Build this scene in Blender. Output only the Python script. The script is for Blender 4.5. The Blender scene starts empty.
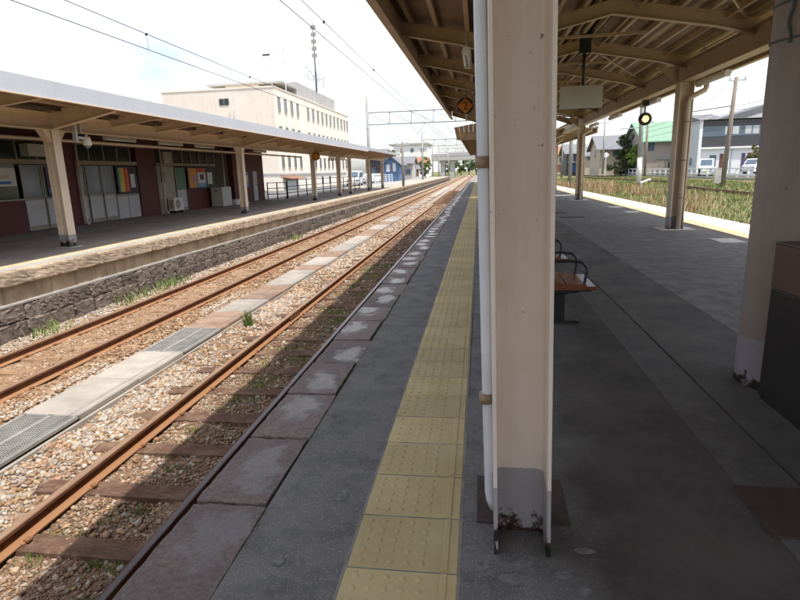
import bpy, bmesh, math, random
import numpy as np
from mathutils import Vector, Matrix
R = math.radians
random.seed(7); rng = np.random.default_rng(7)
S = bpy.context.scene
C = bpy.context.collection

# ------------------------------------------------------------------ camera, sky, sun, exposure
FPX, CX, CY, VPX, VPY, ROLL, EYE = 555., 400., 300., 479., 169.8, .03, 1.43
yv = Vector((VPX-CX, CY-VPY, -FPX)).normalized()                      # world Y in camera axes
zv = Vector((-ROLL, 1, ((CY-VPY)-(VPX-CX)*ROLL)/FPX)).normalized()     # world Z in camera axes
xv = yv.cross(zv)
MW = Matrix((xv, yv, zv))                                             # camera -> world rotation
cam = bpy.data.objects.new('camera', bpy.data.cameras.new('camera')); C.objects.link(cam)
cam.matrix_world = Matrix.Translation((0, 0, EYE)) @ MW.to_4x4()
cam.data.sensor_width = 36; cam.data.lens = 36*FPX/800; cam.data.clip_start = .05; cam.data.clip_end = 3000
S.camera = cam

SUN = Vector((.315, -.22, 1)).normalized()
el = math.asin(SUN.z); az = math.atan2(SUN.x, SUN.y)
w = bpy.data.worlds.new('World'); S.world = w; w.use_nodes = True
nt = w.node_tree; nt.nodes.clear()
sky = nt.nodes.new('ShaderNodeTexSky'); sky.sky_type = 'NISHITA'; sky.sun_disc = False
sky.sun_elevation = el; sky.sun_rotation = az; sky.air_density = 1.0; sky.dust_density = 2.5; sky.ozone_density = 1.0
tc = nt.nodes.new('ShaderNodeTexCoord')
mp = nt.nodes.new('ShaderNodeMapping'); mp.inputs['Scale'].default_value = (1, 1, 2.6)
nz = nt.nodes.new('ShaderNodeTexNoise'); nz.inputs['Scale'].default_value = 1.7; nz.inputs['Detail'].default_value = 7; nz.inputs['Roughness'].default_value = .55
rp = nt.nodes.new('ShaderNodeValToRGB'); rp.color_ramp.elements[0].position = .42; rp.color_ramp.elements[1].position = .66
rp.color_ramp.elements[0].color = (.02, .02, .02, 1); rp.color_ramp.elements[1].color = (.9, .9, .9, 1)
mx = nt.nodes.new('ShaderNodeMix'); mx.data_type = 'RGBA'; mx.inputs['B'].default_value = (6.9, 6.95, 7.05, 1)
bg = nt.nodes.new('ShaderNodeBackground'); bg.inputs['Strength'].default_value = .148
ow = nt.nodes.new('ShaderNodeOutputWorld')
L = nt.links.new
L(tc.outputs['Generated'], mp.inputs[0]); L(mp.outputs[0], nz.inputs['Vector']); L(nz.outputs['Fac'], rp.inputs[0])
L(rp.outputs[0], mx.inputs['Factor']); L(sky.outputs[0], mx.inputs['A']); L(mx.outputs['Result'], bg.inputs['Color']); L(bg.outputs[0], ow.inputs[0])
sl = bpy.data.lights.new('sun', 'SUN'); sl.energy = 3.3; sl.angle = R(.55); sl.color = (1, .95, .87)
so = bpy.data.objects.new('sun', sl); C.objects.link(so)
so.rotation_euler = SUN.to_track_quat('Z', 'Y').to_euler(); so.location = (10, -10, 40)
S.view_settings.view_transform = 'Standard'; S.view_settings.look = 'None'; S.view_settings.gamma = 1
S.view_settings.use_curve_mapping = False
S.view_settings.exposure = 0.85
S.cycles.max_bounces = 8; S.cycles.diffuse_bounces = 5; S.cycles.caustics_reflective = False; S.cycles.caustics_refractive = False

# ------------------------------------------------------------------ pixel helpers (800x600 photo pixels -> world)
def ray(px, py): return MW @ Vector((px-CX, CY-py, -FPX))
def atZ(px, py, z): d = ray(px, py); k = (z-EYE)/d.z; return Vector((d.x*k, d.y*k, z))
def atX(px, py, x): d = ray(px, py); k = x/d.x; return Vector((x, d.y*k, EYE+d.z*k))
def atY(px, py, y): d = ray(px, py); k = y/d.y; return Vector((d.x*k, y, EYE+d.z*k))

# ------------------------------------------------------------------ materials
class NT:
    def __init__(s, name):
        s.m = bpy.data.materials.new(name); s.m.use_nodes = True; s.t = s.m.node_tree
        s.b = s.t.nodes['Principled BSDF']
        s.pos = s.t.nodes.new('ShaderNodeNewGeometry').outputs['Position']
    def n(s, ty, **k):
        q = s.t.nodes.new(ty)
        for a, v in k.items(): setattr(q, a, v)
        return q
    def put(s, sock, v):
        if isinstance(v, bpy.types.NodeSocket): s.t.links.new(v, sock)
        elif isinstance(v, (tuple, list)) and len(v) == 3 and sock.type == 'RGBA': sock.default_value = (*v, 1)
        else: sock.default_value = v
    def map(s, scale=(1, 1, 1), loc=(0, 0, 0), vec=None):
        q = s.n('ShaderNodeMapping'); s.put(q.inputs[0], vec or s.pos); q.inputs['Scale'].default_value = scale; q.inputs['Location'].default_value = loc
        return q.outputs[0]
    def noise(s, scale, detail=5, rough=.6, vec=None):
        q = s.n('ShaderNodeTexNoise'); s.put(q.inputs['Vector'], vec or s.pos)
        q.inputs['Scale'].default_value = scale; q.inputs['Detail'].default_value = detail; q.inputs['Roughness'].default_value = rough
        return q.outputs['Fac']
    def voro(s, scale, out='Distance', feature='F1', vec=None):
        q = s.n('ShaderNodeTexVoronoi'); q.feature = feature; s.put(q.inputs['Vector'], vec or s.pos); q.inputs['Scale'].default_value = scale
        return q.outputs[out]
    def step(s, f, a, b, lo=0., hi=1.):
        q = s.n('ShaderNodeMapRange'); s.put(q.inputs['Value'], f)
        q.inputs['From Min'].default_value = a; q.inputs['From Max'].default_value = b; q.inputs['To Min'].default_value = lo; q.inputs['To Max'].default_value = hi
        return q.outputs[0]
    def mix(s, f, a, b, mode='MIX'):
        q = s.n('ShaderNodeMix', data_type='RGBA', blend_type=mode); s.put(q.inputs['Factor'], f); s.put(q.inputs['A'], a); s.put(q.inputs['B'], b)
        return q.outputs['Result']
    def ma(s, op, a, b=0.):
        q = s.n('ShaderNodeMath', operation=op); s.put(q.inputs[0], a); s.put(q.inputs[1], b); return q.outputs[0]
    def xyz(s, vec=None):
        q = s.n('ShaderNodeSeparateXYZ'); s.put(q.inputs[0], vec or s.pos); return q.outputs
    def rnd(s): return s.n('ShaderNodeObjectInfo').outputs['Random']
    def attr(s, name, out='Color'): return s.n('ShaderNodeAttribute', attribute_name=name).outputs[out]
    def bump(s, h, strength=.3, dist=.01, prev=None):
        q = s.n('ShaderNodeBump'); s.put(q.inputs['Height'], h); q.inputs['Strength'].default_value = strength; q.inputs['Distance'].default_value = dist
        if prev: s.put(q.inputs['Normal'], prev)
        s.put(s.b.inputs['Normal'], q.outputs[0]); return q.outputs[0]
    def out(s, col, rough=.7, metal=0., spec=.5):
        s.put(s.b.inputs['Base Color'], col); s.put(s.b.inputs['Roughness'], rough); s.b.inputs['Metallic'].default_value = metal
        s.b.inputs['Specular IOR Level'].default_value = spec; return s.m
def sc3(c, k): return tuple(min(1, v*k) for v in c)
def plain(name, c, rough=.65, var=.18, scale=2.5, bump=.0, bscale=60, metal=0., spec=.45, streak=0., rnd=0.):
    t = NT(name)
    f = t.noise(scale, 6, .65)
    col = t.mix(t.step(f, .3, .7), sc3(c, 1-var), sc3(c, 1+var))
    if streak:
        v = t.map((6, 6, .35)); g = t.noise(1.3, 5, .7, v)
        col = t.mix(t.ma('MULTIPLY', t.step(g, .52, .75), streak), col, sc3(c, .42))
    if rnd:
        h = t.n('ShaderNodeHueSaturation'); t.put(h.inputs['Color'], col); t.put(h.inputs['Value'], t.step(t.rnd(), 0, 1, 1-rnd, 1+rnd)); col = h.outputs[0]
    if bump: t.bump(t.noise(bscale, 4, .6), bump, .01)
    return t.out(col, rough, metal, spec)
def painted(name, c, base=None, zsplit=.27, rust=.5, dirt=.35, rough=.45):
    """old gloss paint: dirt streaks, rust specks, optional differently painted foot"""
    t = NT(name); x, y, z = t.xyz()
    col = t.mix(t.step(t.noise(1.7, 5, .7), .35, .7), sc3(c, .9), sc3(c, 1.05))
    g = t.noise(1.0, 6, .7, t.map((9, 9, .6)))
    col = t.mix(t.ma('MULTIPLY', t.step(g, .5, .78), dirt), col, sc3(c, .5))
    if base:
        col = t.mix(t.step(z, zsplit, zsplit+.002, 1, 0), col, base)
        rz = t.step(z, .01, .16, 1, 0)
        rn = t.ma('ADD', t.noise(11, 6, .7), t.ma('MULTIPLY', rz, .28))
        col = t.mix(t.step(rn, .66, .72), col, (.07, .03, .015))
        col = t.mix(t.step(rn, .72, .80), col, (.012, .010, .010))
    sp = t.noise(23, 5, .75)
    col = t.mix(t.ma('MULTIPLY', t.step(sp, .665, .70), rust), col, (.16, .06, .02))
    t.bump(t.noise(90, 3, .6), .06, .004)
    return t.out(col, rough)
RT = -1.02
M = {}
def build_materials():
    # ---- platform asphalt
    t = NT('platform_asphalt'); x, y, z = t.xyz()
    big = t.noise(.55, 7, .7); med = t.noise(4.5, 6, .7)
    col = t.mix(t.step(big, .36, .66), (.160, .148, .137), (.240, .225, .206))
    col = t.mix(t.ma('MULTIPLY', t.step(med, .44, .66), .75), col, (.085, .080, .076))
    vc = t.voro(150, 'Color'); q = t.n('ShaderNodeSeparateColor'); t.put(q.inputs[0], vc)
    spk = t.ma('MULTIPLY', t.step(t.voro(150), .46, .30), t.step(q.outputs[0], .74, .82))
    col = t.mix(t.ma('MULTIPLY', spk, .62), col, (.46, .43, .37))
    spk2 = t.ma('MULTIPLY', t.step(t.voro(260), .45, .3), t.step(t.noise(3.1, 3), .35, .6))
    col = t.mix(t.ma('MULTIPLY', spk2, .5), col, (.23, .22, .20))
    pale = t.ma('MULTIPLY', t.step(t.noise(7, 5, .5), .68, .73), .55)
    col = t.mix(pale, col, (.27, .26, .25))
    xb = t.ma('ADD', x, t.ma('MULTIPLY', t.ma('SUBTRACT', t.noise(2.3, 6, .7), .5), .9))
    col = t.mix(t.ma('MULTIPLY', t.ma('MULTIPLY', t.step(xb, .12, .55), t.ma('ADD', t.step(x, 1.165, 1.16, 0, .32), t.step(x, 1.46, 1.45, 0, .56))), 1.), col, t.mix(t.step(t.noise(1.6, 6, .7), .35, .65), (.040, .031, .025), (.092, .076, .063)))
    t.bump(t.ma('ADD', t.noise(160, 3, .7), t.ma('MULTIPLY', t.noise(9, 4), 1.2)), .55, .006)
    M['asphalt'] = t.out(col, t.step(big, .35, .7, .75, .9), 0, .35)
    # ---- worn concrete strip under the canopy (paler, with brown dirt)
    t = NT('worn_screed')
    col = t.mix(t.step(t.noise(1.2, 7, .7), .35, .68), (.095, .082, .070), (.160, .143, .125))
    col = t.mix(t.ma('MULTIPLY', t.step(t.noise(5, 6, .7), .55, .75), .6), col, (.05, .042, .036))
    spk = t.ma('MULTIPLY', t.step(t.voro(120), .42, .30), t.step(t.noise(2.1, 3), .5, .62))
    col = t.mix(t.ma('MULTIPLY', spk, .4), col, (.26, .23, .2))
    t.bump(t.noise(120, 4, .7), .4, .005); M['screed'] = t.out(col, .85, 0, .3)
    t = NT('worn_screed_pale')
    col = t.mix(t.step(t.noise(1.5, 7, .7), .35, .68), (.085, .075, .066), (.165, .150, .132))
    col = t.mix(t.ma('MULTIPLY', t.step(t.noise(6, 6, .7), .55, .75), .5), col, (.07, .062, .055))
    t.bump(t.noise(120, 4, .7), .4, .005); M['screed_pale'] = t.out(col, .85, 0, .3)
    # ---- coping stones of the near platform: pink-brown granite, worn shiny in the middle
    t = NT('coping_granite')
    oc = t.n('ShaderNodeTexCoord').outputs['Object']
    f = t.noise(3.2, 6, .65); g = t.noise(48, 6, .75); ox, oy, oz = t.xyz(oc); rd = t.rnd(); rd2 = t.ma('FRACT', t.ma('MULTIPLY', rd, 7.31))
    ox = t.ma('ADD', ox, t.step(rd, 0, 1, -.22, .22)); oy = t.ma('ADD', oy, t.step(rd2, 0, 1, -.2, .2))
    rad = t.ma('SQRT', t.ma('ADD', t.ma('MULTIPLY', ox, ox), t.ma('MULTIPLY', oy, oy)))
    worn = t.step(t.ma('ADD', rad, t.ma('MULTIPLY', t.ma('SUBTRACT', t.noise(7, 6, .7), .5), 1.25)), .40, .16)
    col = t.mix(t.step(g, .28, .72), (.085, .056, .046), (.32, .225, .18))
    col = t.mix(t.ma('MULTIPLY', t.step(f, .45, .7), .5), col, (.09, .070, .062))
    col = t.mix(t.ma('MULTIPLY', worn, .35), col, (.10, .10, .115))
    h = t.n('ShaderNodeHueSaturation'); t.put(h.inputs['Color'], col); t.put(h.inputs['Value'], t.step(t.rnd(), 0, 1, .75, 1.2))
    t.bump(t.ma('ADD', t.noise(40, 6, .75), t.ma('MULTIPLY', t.noise(11, 4), 1.1)), .75, .009)
    M['coping'] = t.out(h.outputs[0], t.step(worn, 0, 1, .8, .10), 0, 1.0)
    # ---- tactile tile
    t = NT('tactile_yellow')
    col = t.mix(t.step(t.noise(3.5, 6, .7), .3, .72), (.49, .365, .165), (.62, .49, .25))
    col = t.mix(t.ma('MULTIPLY', t.step(t.noise(14, 6, .75), .52, .75), .45), col, (.32, .235, .11))
    h = t.n('ShaderNodeHueSaturation'); t.put(h.inputs['Color'], col); t.put(h.inputs['Value'], t.step(t.rnd(), 0, 1, .86, 1.12))
    t.bump(t.noise(130, 3, .6), .25, .003); M['tactile'] = t.out(h.outputs[0], .62, 0, .4)
    M['mortar'] = plain('tile_mortar', (.25, .23, .19), .9, .3, 8, .3, 80)
    # ---- ballast bed
    t = NT('ballast_bed'); x, y, z = t.xyz()
    wob = t.ma('MULTIPLY', t.ma('SUBTRACT', t.noise(1.3, 5), .5), .9)
    xx = t.ma('ADD', x, wob)
    tan, wht, brn = (.285, .175, .10), (.36, .31, .255), (.17, .11, .07)
    col = t.mix(t.step(xx, -5.35, -5.0), tan, wht)
    col = t.mix(t.step(xx, -4.1, -3.6), col, (.27, .185, .12))
    col = t.mix(t.step(xx, -3.45, -3.1), col, brn)
    col = t.mix(t.step(xx, -7.35, -7.7), col, (.40, .35, .29))
    col = t.mix(t.ma('MULTIPLY', t.step(t.voro(34, 'Distance'), .15, .55), .55), col, (.16, .10, .06))
    vq = t.n('ShaderNodeSeparateColor'); t.put(vq.inputs[0], t.voro(34, 'Color'))
    col = t.mix(t.ma('MULTIPLY', t.step(vq.outputs[0], .72, .8), .5), col, (.55, .48, .40))
    t.bump(t.ma('SUBTRACT', 1., t.voro(34)), .8, .02); M['bed'] = t.out(col, .95, 0, .2)
    t = NT('ballast_stone')
    c0 = t.attr('tint'); col = t.mix(t.step(t.noise(60, 4, .7), .3, .75), t.mix(.25, c0, (.05, .03, .02)), c0)
    M['stone'] = t.out(col, .88, 0, .3)
    t = NT('rail_steel')
    col = t.mix(t.step(t.noise(9, 6, .7), .3, .72), (.085, .033, .016), (.20, .085, .04)); col = t.mix(t.step(t.xyz()[2], RT-.108, RT-.112), col, (.27, .135, .065)); M['rust'] = t.out(col, .78, 0, .3)
    t.bump(t.noise(70, 4), .25, .004)
    t = NT('rail_head_dull')
    col = t.mix(t.step(t.noise(5, 5, .7, t.map((8, .6, 8))), .3, .7), (.20, .115, .07), (.34, .22, .14)); M['head_rust'] = t.out(col, .5, .25, .5)
    t = NT('rail_head_worn')
    col = t.mix(t.step(t.noise(4, 5, .7, t.map((10, .5, 10))), .3, .7), (.06, .038, .034), (.12, .085, .078)); M['head_shiny'] = t.out(col, .3, .55, .5)
    t = NT('creosote_timber')
    col = t.mix(t.step(t.noise(3, 6, .7, t.map((3, 14, 14))), .3, .72), (.075, .042, .03), (.165, .092, .062))
    col = t.mix(t.ma('MULTIPLY', t.step(t.noise(5.5, 6, .7), .46, .66), .75), col, (.25, .165, .105))
    t.bump(t.noise(9, 6, .75, t.map((3, 16, 16))), .8, .012); M['timber'] = t.out(col, .9, 0, .25)
    M['sleeper_tan'] = plain('dusty_sleeper', (.255, .16, .093), .9, .3, 5, .4, 50, rnd=.12)
    M['slab'] = plain('trough_concrete', (.30, .272, .237), .9, .22, 2.2, .35, 55, streak=.0, rnd=.14)
    M['slab_rusty'] = plain('rust_stained_cover', (.235, .16, .115), .9, .35, 2.6, .35, 55, rnd=.1)
    M['grate'] = plain('galvanised_grate', (.36, .345, .32), .55, .2, 6, 0, 60, metal=.5)
    M['pit'] = plain('dark_pit', (.045, .04, .036), .95, .2)
    # ---- left platform
    M['left_coping'] = plain('left_coping_stone', (.33, .255, .18), .9, .42, 5, .5, 40, rnd=.16)
    M['left_wall'] = plain('stained_render', (.36, .265, .17), .92, .4, 1.6, .35, 30, streak=.95)
    M['ledge'] = plain('pale_ledge', (.25, .235, .215), .9, .2, 4, .3, 40)
    M['masonry'] = plain('dark_masonry', (.125, .098, .080), .9, .45, 7, .9, 28, rnd=.3)
    M['joint'] = plain('masonry_joint', (.27, .245, .21), .95, .3, 6, .4, 60)
    M['left_top'] = plain('left_platform_asphalt', (.31, .28, .24), .9, .25, .8, .4, 150)
    M['strip_grey'] = plain('edge_strip_grey', (.33, .33, .325), .9, .15, 2, .3, 120)
    M['strip_yellow'] = plain('worn_yellow_paint', (.50, .40, .255), .85, .25, 3, .2, 120)
    M['wall_conc'] = plain('platform_wall_concrete', (.16, .14, .12), .92, .3, 2, .4, 40, streak=.5)
    # ---- painted steel
    M['column'] = painted('column_paint', (.83, .70, .605), (.40, .36, .36), .28, .8, .18)
    M['post'] = painted('post_paint', (.70, .57, .42), (.30, .27, .26), .28, .6, .3)
    M['left_post'] = painted('left_post_paint', (.72, .60, .46), (.32, .30, .29), .22, .6, .3)
    M['steel'] = painted('beam_paint', (.50, .37, .225), None, 0, .5, .35, .5)
    M['left_steel'] = painted('left_beam_paint', (.70, .54, .38), None, 0, .5, .35, .5)
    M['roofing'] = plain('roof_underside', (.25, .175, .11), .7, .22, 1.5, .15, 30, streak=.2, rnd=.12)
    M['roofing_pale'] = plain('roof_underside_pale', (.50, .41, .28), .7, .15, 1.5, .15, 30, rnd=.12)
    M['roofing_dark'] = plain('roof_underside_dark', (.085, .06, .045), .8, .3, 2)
    M['left_roofing'] = plain('left_roof_underside', (.36, .20, .105), .7, .2, 1.5, .1, 30, rnd=.1)
    M['fascia'] = plain('eave_trim', (.36, .255, .17), .6, .15, 2, rnd=.05)
    M['fascia_white'] = plain('pale_sheet_fascia', (.47, .49, .52), .5, .05, .9, streak=.12, rnd=.04)
    M['roof_top'] = plain('grey_corrugated_top', (.40, .41, .42), .55, .2, 2, streak=.2)
    M['pipe_white'] = painted('white_drainpipe', (.74, .76, .80), None, 0, .25, .16, .4)
    M['pipe_tan'] = painted('tan_pipe', (.63, .53, .40), None, 0, .35, .35, .45)
    M['clamp'] = plain('pipe_clamp', (.32, .22, .14), .55, .3, 30)
    M['galv'] = plain('galvanised_steel', (.50, .51, .52), .45, .12, 10, metal=.6)
    M['lamp_white'] = plain('lamp_enamel', (.72, .70, .65), .4, .08, 3, streak=.15)
    M['lamp_tube'] = plain('unlit_tube', (.85, .85, .83), .2, .02)
    M['black'] = plain('black_steel', (.022, .021, .021), .38, .3, 12)
    M['blackp'] = plain('matt_black', (.02, .02, .02), .6, .1)
    M['sign_back'] = plain('sign_back_grey', (.53, .51, .45), .5, .06, 2, streak=.1)
    M['orange'] = plain('sign_orange', (.62, .21, .015), .45, .06, 4)
    t = NT('signal_lens'); t.out((.9, .6, .15), .3); t.b.inputs['Emission Color'].default_value = (1, .68, .2, 1); t.b.inputs['Emission Strength'].default_value = 1.6; M['lens'] = t.m
    t = NT('varnished_slat')
    col = t.mix(t.step(t.noise(2, 6, .7, t.map((14, 1.2, 14))), .3, .72), (.13, .040, .016), (.27, .095, .04)); M['wood'] = t.out(col, .28, 0, .5)
    M['slat_sheen'] = plain('sheen_painted_slat', (.70, .71, .74), .35, .04)  # sky reflection on the outer bench slat, painted as a pale colour
    M['pillar'] = painted('pillar_paint', (.30, .235, .185), (.30, .26, .265), .32, .7, .3, .6)
    M['cab_dark'] = plain('dark_sheet_steel', (.050, .043, .038), .34, .15, 1.2, metal=.3, streak=.3)
    M['cab_brown'] = plain('brown_panel', (.115, .058, .036), .5, .15, 4)
    M['plate_rust'] = plain('rusty_floor_plate', (.062, .036, .026), .7, .3, 9, .3, 80)
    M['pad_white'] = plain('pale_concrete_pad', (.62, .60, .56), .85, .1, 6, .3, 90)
    # ---- station front
    M['maroon'] = plain('maroon_boards', (.105, .022, .022), .55, .15, 2, streak=.2)
    M['cream_wall'] = plain('station_cream', (.42, .39, .33), .7, .1, 2, streak=.3)
    M['door_white'] = plain('door_panel', (.50, .50, .50), .5, .05, 1.5, streak=.1)
    M['frame'] = plain('aluminium_frame', (.30, .27, .23), .45, .1, 4, metal=.4)
    M['beam_tan'] = plain('tan_lintel', (.34, .275, .20), .6, .12, 2)
    M['roofdark'] = plain('dark_soffit', (.10, .08, .065), .8, .2)
    t = NT('window_glass'); t.out((.030, .036, .038), .06, 0, .6); M['glass'] = t.m
    t = NT('pale_glass'); t.out((.16, .19, .20), .08, 0, .6); M['glass_pale'] = t.m
    t = NT('house_glass'); t.out((.09, .13, .17), .06, 0, .7); M['glass_sky'] = t.m
    for k, c in dict(p_white=(.68, .68, .66), p_yellow=(.70, .56, .08), p_red=(.62, .08, .05), p_teal=(.05, .30, .33), p_orange=(.68, .30, .07), p_blue=(.04, .13, .42),
                     p_sky=(.18, .38, .58), p_green=(.10, .22, .15), p_dark=(.03, .03, .035), p_pink=(.55, .25, .25), p_purple=(.10, .07, .16), p_lime=(.42, .50, .08)).items():
        M[k] = plain('print_'+k[2:], c, .5, .06, 9)
    # ---- town
    M['office'] = plain('office_render', (.80, .70, .59), .85, .06, .35, .1, 20, streak=.45)
    M['office_plain'] = plain('office_low_wall', (.80, .72, .62), .85, .07, .35)
    M['conc'] = plain('concrete', (.42, .41, .39), .9, .15, 1.2, .2, 30, streak=.3)
    M['conc_pole'] = plain('concrete_pole', (.31, .30, .28), .85, .12, 2, streak=.2)
    M['wood_pole'] = plain('weathered_pole', (.22, .18, .145), .85, .2, 3, streak=.3)
    M['wire'] = plain('wire', (.085, .085, .09), .6, .05)
    M['wall_white'] = plain('white_render', (.74, .74, .73), .8, .05, 1)
    M['wall_grey'] = plain('grey_siding', (.50, .51, .52), .8, .08, 1, streak=.1)
    M['charcoal'] = plain('charcoal_siding', (.065, .065, .072), .6, .1, 2)
    M['roof_slate'] = plain('slate_tiles', (.15, .155, .165), .7, .15, 3, .3, 8)
    M['roof_green'] = plain('green_metal_roof', (.17, .29, .20), .55, .08, 2, streak=.1)
    M['beige'] = plain('beige_mortar', (.47, .405, .32), .85, .08, 1, streak=.12)
    M['taupe'] = plain('taupe_mortar', (.36, .31, .265), .85, .08, 1, streak=.12)
    M['blue_wall'] = plain('blue_siding', (.085, .16, .30), .65, .1, 1)
    M['brown_wood'] = plain('brown_fence_boards', (.17, .085, .05), .8, .25, 4, rnd=.2)
    M['car_white'] = plain('car_paint_white', (.76, .77, .78), .22, .02, 1)
    M['tyre'] = plain('tyre', (.02, .02, .02), .8, .1)
    M['fence_white'] = plain('white_guard_fence', (.72, .73, .74), .5, .05, 2)
    M['fence_dark'] = plain('dark_railing', (.06, .055, .05), .6, .1)
    M['awning'] = plain('rusty_awning', (.27, .12, .06), .7, .2, 4)
    M['shutter'] = plain('shutter_white', (.66, .66, .65), .5, .05, 2)
    M['road'] = plain('road_asphalt', (.12, .12, .12), .9, .15, .6, .2, 90)
    t = NT('rough_ground'); f = t.noise(.22, 7, .7); g = t.noise(3.2, 6, .7)
    col = t.mix(t.step(f, .36, .64), (.075, .115, .03), (.235, .19, .10)); col = t.mix(t.step(g, .45, .75), col, (.12, .105, .05))
    t.bump(t.noise(14, 5), .6, .05); M['ground'] = t.out(col, .95, 0, .2)
    t = NT('grass_blade'); c0 = t.attr('tint'); t.out(c0, .7, 0, .25); M['blade'] = t.m
    t.b.inputs['Transmission Weight'].default_value = 0
    t = NT('leaf'); c0 = t.attr('tint'); t.out(c0, .55, 0, .35); M['leaf'] = t.m
    M['bark'] = plain('bark', (.11, .08, .055), .9, .25, 9, .5, 40)
build_materials()

# ------------------------------------------------------------------ mesh builder
class MB:
    def __init__(s): s.v = []; s.f = []
    def add(s, vs, fs):
        o = len(s.v); s.v += [tuple(p) for p in vs]; s.f += [tuple(i+o for i in f) for f in fs]; return s
    def box(s, x0, y0, z0, x1, y1, z1):
        x0, x1 = min(x0, x1), max(x0, x1); y0, y1 = min(y0, y1), max(y0, y1); z0, z1 = min(z0, z1), max(z0, z1)
        return s.add([(x0,y0,z0),(x1,y0,z0),(x1,y1,z0),(x0,y1,z0),(x0,y0,z1),(x1,y0,z1),(x1,y1,z1),(x0,y1,z1)],
                     [(3,2,1,0),(4,5,6,7),(0,1,5,4),(1,2,6,5),(2,3,7,6),(3,0,4,7)])
    def prism(s, poly, a, b, axis='y'):
        """poly: 2-D outline; extruded along axis from a to b ('y': (x,z), 'x': (y,z), 'z': (x,y))"""
        f = {'y': lambda p, t: (p[0], t, p[1]), 'x': lambda p, t: (t, p[0], p[1]), 'z': lambda p, t: (p[0], p[1], t)}[axis]
        n = len(poly)
        return s.add([f(p, a) for p in poly]+[f(p, b) for p in poly],
                     [tuple(range(n-1, -1, -1)), tuple(range(n, 2*n))]+[(i, (i+1) % n, n+(i+1) % n, n+i) for i in range(n)])
    def tube(s, pts, r, n=8, cap=True):
        pts = [Vector(p) for p in pts]; o = len(s.v); rs = r if isinstance(r, (list, tuple)) else [r]*len(pts)
        prev = None
        for i, p in enumerate(pts):
            d = (pts[min(i+1, len(pts)-1)]-pts[max(i-1, 0)]).normalized()
            if prev is None:
                a = Vector((0, 0, 1)) if abs(d.z) < .9 else Vector((1, 0, 0)); u = d.cross(a).normalized()
            else: u = (prev-d*prev.dot(d)).normalized()
            prev = u; v = d.cross(u)
            for k in range(n):
                t = 2*math.pi*k/n; s.v.append(tuple(p+(u*math.cos(t)+v*math.sin(t))*rs[i]))
        for i in range(len(pts)-1):
            for k in range(n):
                a = o+i*n+k; b = o+i*n+(k+1) % n; s.f.append((a, b, b+n, a+n))
        if cap:
            s.f.append(tuple(o+k for k in range(n-1, -1, -1))); e = o+(len(pts)-1)*n; s.f.append(tuple(e+k for k in range(n)))
        return s
    def quad(s, *p): return s.add(p, [tuple(range(len(p)))])
    def bar(s, p, q, w, h):
        """rectangular bar from p to q, w wide (horizontal), h high"""
        p = Vector(p); q = Vector(q); d = (q-p).normalized(); up = Vector((0, 0, 1)) if abs(d.z) < .95 else Vector((0, 1, 0))
        u = d.cross(up).normalized(); v = u.cross(d)
        P = [a+u*(i*w/2)+v*(j*h/2) for a in (p, q) for i, j in ((-1, -1), (1, -1), (1, 1), (-1, 1))]
        return s.add(P, [(3,2,1,0),(4,5,6,7),(0,1,5,4),(1,2,6,5),(2,3,7,6),(3,0,4,7)])
    def mesh(s, name, mat, smooth=False):
        me = bpy.data.meshes.new(name); me.from_pydata(s.v, [], s.f); me.materials.append(M[mat] if isinstance(mat, str) else mat)
        if smooth:
            me.polygons.foreach_set('use_smooth', [True]*len(me.polygons))
        me.update(); return me
    def build(s, name, mat, parent=None, smooth=False, bevel=0.):
        return obj(name, s.mesh(name, mat, smooth), parent, bevel)
def obj(name, me, parent=None, bevel=0., loc=None, rz=0., scale=None, local=False):
    o = bpy.data.objects.new(name, me); C.objects.link(o)
    if loc is not None: o.location = loc
    if rz: o.rotation_euler[2] = rz
    if scale is not None: o.scale = scale
    if parent is not None:
        o.parent = parent
        if not local: o.matrix_parent_inverse = WM[parent.name].inverted()
        WM[o.name] = WM[parent.name].copy() if local else Matrix.Identity(4)
    else: WM[o.name] = Matrix.Identity(4)
    if bevel:
        b = o.modifiers.new('edge', 'BEVEL'); b.width = bevel; b.segments = 2; b.limit_method = 'ANGLE'
    return o
WM = {}
def tag(o, label, cat, group=None, kind=None):
    if label: o['label'] = label
    if cat: o['category'] = cat
    if group: o['group'] = group
    if kind: o['kind'] = kind
    return o
def thing(name, loc, label, cat, group=None, rz=0.):
    o = bpy.data.objects.new(name, None); C.objects.link(o); o.location = loc; o.rotation_euler[2] = rz; o.empty_display_size = .2
    WM[o.name] = Matrix.Translation(loc) @ Matrix.Rotation(rz, 4, 'Z'); return tag(o, label, cat, group)
def struct(o): o['kind'] = 'structure'; return o
def stuff(o): o['kind'] = 'stuff'; return o
def lerp(a, b, t): return a+(b-a)*t

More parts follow.
